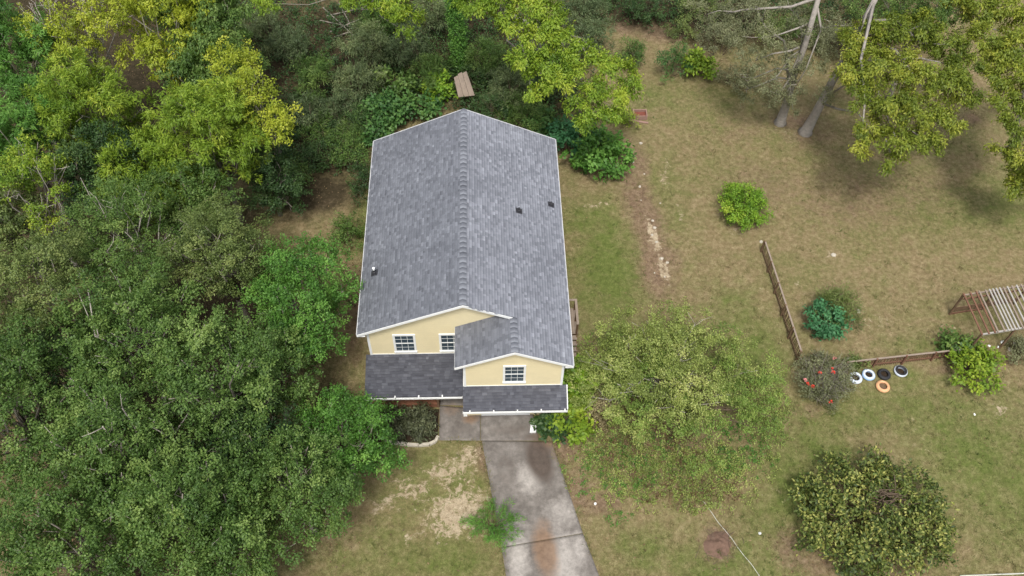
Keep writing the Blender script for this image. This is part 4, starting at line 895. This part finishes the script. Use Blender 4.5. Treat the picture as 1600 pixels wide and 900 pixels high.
for i, (x_, y_, r_) in enumerate(((1566, 536, .13), (1560, 543, .10), (1545, 541, .07))): stone(('largest', 'middle sized', 'smallest')[i]+' of the three white stones below the pergola', x_, y_, r_, 300+i, 'white_plastic', 'white stones below the pergola')
for i, (x_, y_, r_) in enumerate(((1585, 539, .12), (1577, 547, .14))): stone(('smaller', 'larger')[i]+' of two grey stones beside the dark grey green bush', x_, y_, r_, 310+i, 'pale_stone', 'grey stones by the bush')
for i, (x_, y_, r_) in enumerate(((1001, 224, .12), (989, 253, .10), (1007, 271, .08), (1000, 290, .11), (1002, 311, .06), (1032, 316, .07))): stone(ORD[i]+' small white rock counted from the rusty box along the bare track', x_, y_, r_*.85, 320+i, 'pale_stone', 'white rocks near the vine mound')
for i, (x_, y_, r_) in enumerate(((1020, 344, .09), (1023, 355, .11), (1019, 366, .09), (1026, 377, .10), (1034, 403, .12), (1043, 409, .10), (1023, 425, .06), (1039, 431, .07))): stone(ORD[i]+' pale rock of the side yard row, counted from the vine mound', x_, y_, r_, 340+i, 'pale_stone', 'row of pale rocks in the side yard')
stone('pale rock at the top end of the brown fence', 1189, 378.5, .12, 361)
stone('pale rock right of the blue green shrub', 1341, 487, .14, 362); stone('pale rock alone in the middle of the back lawn', 1302, 399, .13, 363)
stone('small white pebble on the lawn beyond the orange tyre', 1523, 647, .07, 364, 'white_plastic')
stone('small white pebble near the laurel bush', 1187, 834, .07, 365, 'white_plastic'); stone('white pebble on the red soil beside the driveway', 930, 787, .08, 366, 'white_plastic')
# edging stones of the bed: single blocks
ed = empty('bed_edging', tuple(at(660, 695))); tag(ed, 'curved pale concrete edging round the dark garden bed', 'edging')
pts = [(600, 690), (618, 692), (636, 695), (654, 696), (671, 694.5), (680, 690), (685, 682)]
for a, b in zip(pts[:-1], pts[1:]):
    p, q = at(*a, .05), at(*b, .05); m_ = p+(q-p)*.97; MB().bar(tuple(p), tuple(m_), .16, .2).build('edging_block', 'pale_stone', ed)
bs = MB().prism([tuple(at(x_, y_, .012)) for x_, y_ in ((560, 690), (676, 691), (684, 680), (686, 640), (560, 640))], (0, 0, .03)).build('garden_bed', 'dark_soil'); tag(bs, kind='structure')
# hose / pipe lying on the lawn
rg = np.random.default_rng(4); P = []
for i in range(25):
    q = at(1097+(1190-1097)*i/24+.8*math.sin(i*.7), 782+(905-782)*i/24); P.append((q[0], q[1], float(ground_z(q[:1], q[1:2])[0])+.022+.012*math.sin(i*1.7)))
tag(MB().tube(P, [.015]*25, 6).build('garden_hose', 'hose_white', None, True), 'thin pale hose lying across the grass past the soil mound', 'hose')
P = []
for i in range(12):
    q = at(1500+i*14, 899.5-i*.45); P.append((q[0], q[1], float(ground_z(q[:1], q[1:2])[0])+.03))
tag(MB().tube(P, [.035]*12, 6).build('white_pipe', 'hose_white', None, True), 'thin pale pipe lying on the grass beyond the laurel bush', 'pipe')
# soil mound
c = at(1122, 850); n = 44; xs_ = np.linspace(-1.2, 1.2, n); XX, YY = np.meshgrid(xs_, xs_)
rr = np.sqrt(XX**2+YY**2)*(.8+.75*fbm(XX*1.6+3, YY*1.6, 18)); hh = np.clip(1-rr/.95, 0, 1)**1.2*.42*(.3+1.3*fbm(XX*4+5, YY*4, 8))-.05-np.clip(.3-np.hypot(XX-.05, YY+.35), 0, 1)*.5
ix = np.arange(n*n).reshape(n, n); Q = np.stack([ix[:-1, :-1], ix[:-1, 1:], ix[1:, 1:], ix[1:, :-1]], -1).reshape(-1, 4)
mo = link('soil_mound', npmesh('soil_mound', np.stack([XX+c[0], YY+c[1], hh+ground_z(XX+c[0], YY+c[1])], -1).reshape(-1, 3), Q), 'mound_soil', None, True)
rgm = np.random.default_rng(6)
mb = MB()
for k in range(34):
    p = np.array([c[0]+rgm.normal(0, .4), c[1]+rgm.normal(0, .4), .1]); u = rgm.uniform(0, 6.28); l_ = rgm.uniform(.12, .35); p[2] = float(ground_z(p[:1], p[1:2])[0])+.1*max(0, 1-np.hypot(p[0]-c[0], p[1]-c[1]))+.03
    d_ = np.array([math.cos(u), math.sin(u), rgm.uniform(-.1, .15)])*l_; mb.tube([p-d_, p+rgm.normal(0, .02, 3), p+d_], [.014, .012, .006], 4)
tag(mb.build('charred_sticks', 'twig_brown', mo), kind='stuff')
tag(mo, 'low heap of reddish soil and ash beside the hose', 'mound')
# brush pile of dead poles behind the canes, each pole a thing
for i, (a, b, z0, z1) in enumerate((((505, 12), (552, 55), .3, .9), ((515, 50), (590, 18), .4, .7), ((530, 5), (548, 40), .5, 1.1), ((500, 32), (560, 44), .25, .6), ((522, 58), (575, 40), .3, .8), ((510, 25), (585, 8), .3, .5))):
    tag(MB().tube([tuple(at(*a, z0*.3)), tuple(at((a[0]+b[0])/2, (a[1]+b[1])/2, z0)), tuple(at(*b, z1*.3))], [.05, .045, .03], 6).build('dead_pole', 'bark_grey'), 'dead grey pole on the brush pile behind the canes', 'pole', 'poles of the brush pile')

# ------------------------------------------------------------------ grass, weeds and fallen leaves
rg = np.random.default_rng(2024)
def on_hard(x, y):
    m = (np.abs(x) < 4.95) & (y > -1.6) & (y < 13)
    for poly in ([(753, 689), (862, 690), (911, 834), (955, 950), (800, 960)], [(686, 689), (843, 689), (831, 640), (686, 630)], [(560, 691), (685, 691), (686, 630), (560, 630)]):
        P = [at(*p)[:2] for p in poly]; ins = np.zeros(len(x), bool); j = len(P)-1
        for i in range(len(P)):
            (xi, yi), (xj, yj) = P[i], P[j]
            ins ^= ((yi > y) != (yj > y)) & (x < (xj-xi)*(y-yi)/(yj-yi+1e-9)+xi); j = i
        m |= ins
    return m
def scatter(n):
    px = rg.uniform(-20, 1640, n); py = rg.uniform(-20, 930, n)
    D_ = FW*F_PX + RT*(px-800)[:, None] + UP*(450-py)[:, None]; P = CAM+D_*((-CAM[2])/D_[:, 2:3]); return P[:, 0], P[:, 1]
def blades(name, x, y, hlo, hhi, wd, tint, mat, lean=.7):
    n = len(x); z = ground_z(x, y); h_ = rg.uniform(hlo, hhi, n); a = rg.uniform(0, 6.28, n); le = rg.normal(0, lean, (n, 2))*h_[:, None]
    b = np.stack([x, y, z-.01], -1); s_ = np.stack([np.cos(a), np.sin(a), 0*a], -1)*wd*rg.uniform(.6, 1.4, (n, 1))
    tip = b+np.concatenate([le, h_[:, None]], 1)
    V = np.stack([b-s_, b+s_, tip], 1).reshape(-1, 3)
    return tag(link(name, npmesh(name, V, np.arange(3*n).reshape(n, 3), {'tint': ('FLOAT', np.repeat(np.clip(tint, 0, 1), 3))}), mat), kind='stuff')
leafmat('grass_blade', (0.205, 0.160, 0.083), (0.145, 0.143, 0.050), (0.076, 0.122, 0.026), .15, .8)
x, y = scatter(260000); g, sa, re_, fo = masks(x, y)
keep = ~on_hard(x, y) & (fo < .55) & (rg.random(len(x)) > sa*1.1) & (rg.random(len(x)) > re_*.8); x, y, g = x[keep], y[keep], g[keep]
keep = fbm(x*.8, y*.8, 31, 3) + rg.normal(0, .12, len(x)) > .36; x, y, g = x[keep], y[keep], g[keep]
blades('grass', x, y, .04, .11, .012, g*.9+.05+.5*(fbm(x*.6, y*.6, 21, 3)-.35)+rg.normal(0, .2, len(x)), 'grass_blade')
tag(bpy.data.objects['grass'], 'short brownish green lawn grass', 'grass')

xc, yc = scatter(5000); g, sa, re_, fo = masks(xc, yc); k = ~on_hard(xc, yc) & (fo < .5) & (sa < .4) & (fbm(xc*.5, yc*.5, 51, 3)+.25*g > .5); xc, yc, g = xc[k], yc[k], g[k]
m = 11; x = np.repeat(xc, m)+rg.normal(0, .07, len(xc)*m); y = np.repeat(yc, m)+rg.normal(0, .07, len(xc)*m)
blades('grass_tufts', x, y, .08, .2, .014, np.repeat(g*.6+.35+rg.normal(0, .2, len(xc)), m)+rg.normal(0, .1, len(x)), 'grass_blade', .5)
tag(bpy.data.objects['grass_tufts'], 'taller darker grass tufts dotted over the lawn', 'grass')
# grass creeping over the driveway edges
xe, ye = [], []
for a, b in (((753, 689), (783.5, 855)), ((783.5, 855), (800, 950)), ((862, 690), (911, 834)), ((911, 834), (955, 950)), ((686, 689), (752, 689)), ((843, 688), (831, 650)), ((843, 689), (862, 690))):
    n = int(90*np.linalg.norm(at(*b)[:2]-at(*a)[:2])); t_ = rg.random(n); p = at(*a)[:2]+(at(*b)[:2]-at(*a)[:2])*t_[:, None]
    k = vnoise(p[:, 0]*2.1, p[:, 1]*2.1, 77) > .38; p = p[k]+rg.normal(0, .055, (k.sum(), 2)); xe.append(p[:, 0]); ye.append(p[:, 1])
x, y = np.concatenate(xe), np.concatenate(ye)
blades('edge_grass', x, y, .09, .2, .016, rg.normal(.45, .28, len(x)), 'grass_blade', .8)
tag(bpy.data.objects['edge_grass'], 'ragged grass creeping over the driveway edges', 'grass')
# fallen leaves
x, y = scatter(60000); g, sa, re_, fo = masks(x, y); keep = ~on_hard(x, y) & (rg.random(len(x)) < np.maximum(np.maximum(re_*.7, fo*.5), .03)); x, y = x[keep], y[keep]
P = np.stack([x, y, ground_z(x, y)+.015], -1); n = len(P); a = rg.uniform(0, 6.28, n); u = np.stack([np.cos(a), np.sin(a), rg.normal(0, .25, n)], -1); v = np.stack([-np.sin(a), np.cos(a), rg.normal(0, .25, n)], -1); l_ = rg.uniform(.03, .075, (n, 1))
V = np.stack([P-u*l_, P+v*l_*.5, P+u*l_, P-v*l_*.5], 1).reshape(-1, 3); V[:, 2] = np.maximum(V[:, 2], np.repeat(P[:, 2], 4)-.005)
tag(link('fallen_leaves', npmesh('fallen_leaves', V, np.arange(4*n).reshape(n, 4), {'tint': ('FLOAT', np.repeat(rg.uniform(0, 1, n), 4))}), 'leaf_brown'), 'brown fallen leaves strewn over the ground', 'leaves', kind='stuff')

# weeds
def weeds(name, label, areas, n, kd, mat, scale, zmax, seed):
    rg2 = np.random.default_rng(seed); x, y = scatter(n); m = np.zeros(len(x))
    for p in areas: m = np.maximum(m, patch(x, y, *p[:5])*p[5])
    k = ~on_hard(x, y) & (m*(.35+fbm(x*.9, y*.9, seed, 3)) > .42+rg2.normal(0, .1, len(x))); x, y = x[k], y[k]; n = len(x)
    P = np.stack([x, y, ground_z(x, y)+rg2.uniform(.03, zmax, n)], -1); N = norm(rg2.normal(0, .5, (n, 3))+np.array([0, 0, .8]))
    me = leaf_mesh(P, N, .45+.5*(fbm(x*.5, y*.5, seed+3, 3)-.5)+rg2.normal(0, .15, n), kd, rg2, scale); NTRI[0] += len(me.polygons)*2
    tag(link(name, me, mat), label, 'weeds', kind='stuff')
weeds('weeds', 'green weeds and low growth on the lawn right of the driveway', [(1050, 740, 5.0, 2.4, 0, .95), (960, 700, 2.6, 2.2, 0, .9), (1190, 640, 1.6, 3.0, 0, .8), (940, 620, 1.4, 3.0, 0, .8), (1050, 560, 4, 4, 0, .7), (880, 770, .5, 1.4, 0, .8)], 60000, 'small', 'leaf_weed', .85, .3, 401)
weeds('weed_leaves', 'bright green weed patches under the wide thin crowned tree', [(1000, 720, 3.5, 2.4, 0, .8), (1150, 690, 2.2, 2.6, 0, .8), (930, 740, 1.6, 1.6, 0, .75), (950, 560, 2, 3, 0, .7), (960, 810, .8, .5, 0, .9), (875, 740, .35, .6, 0, 1.0)], 30000, 'broad', 'leaf_green', .7, .25, 402)
weeds('dry_weeds', 'brown dry weeds right of the driveway', [(1000, 680, 3.5, 3.2, 0, .85), (930, 590, 1.3, 2.4, 0, .95), (1080, 770, 3, 1.0, 0, .8)], 30000, 'small', 'leaf_brown', .85, .3, 403)
weeds('forest_brush', 'low dark brush on the shaded forest floor', [(640, 70, 11, 7, 0, 1.3), (500, 190, 4, 5, 0, 1.2), (800, 140, 6, 4, 0, 1.2), (1150, 10, 14, 3.4, 0, 1.1), (440, 250, 3, 3, 0, 1.0), (350, 30, 6, 5, 0, .9)], 42000, 'small', 'leaf_dark', 1.5, .9, 404)
print('foliage triangles', NTRI[0])
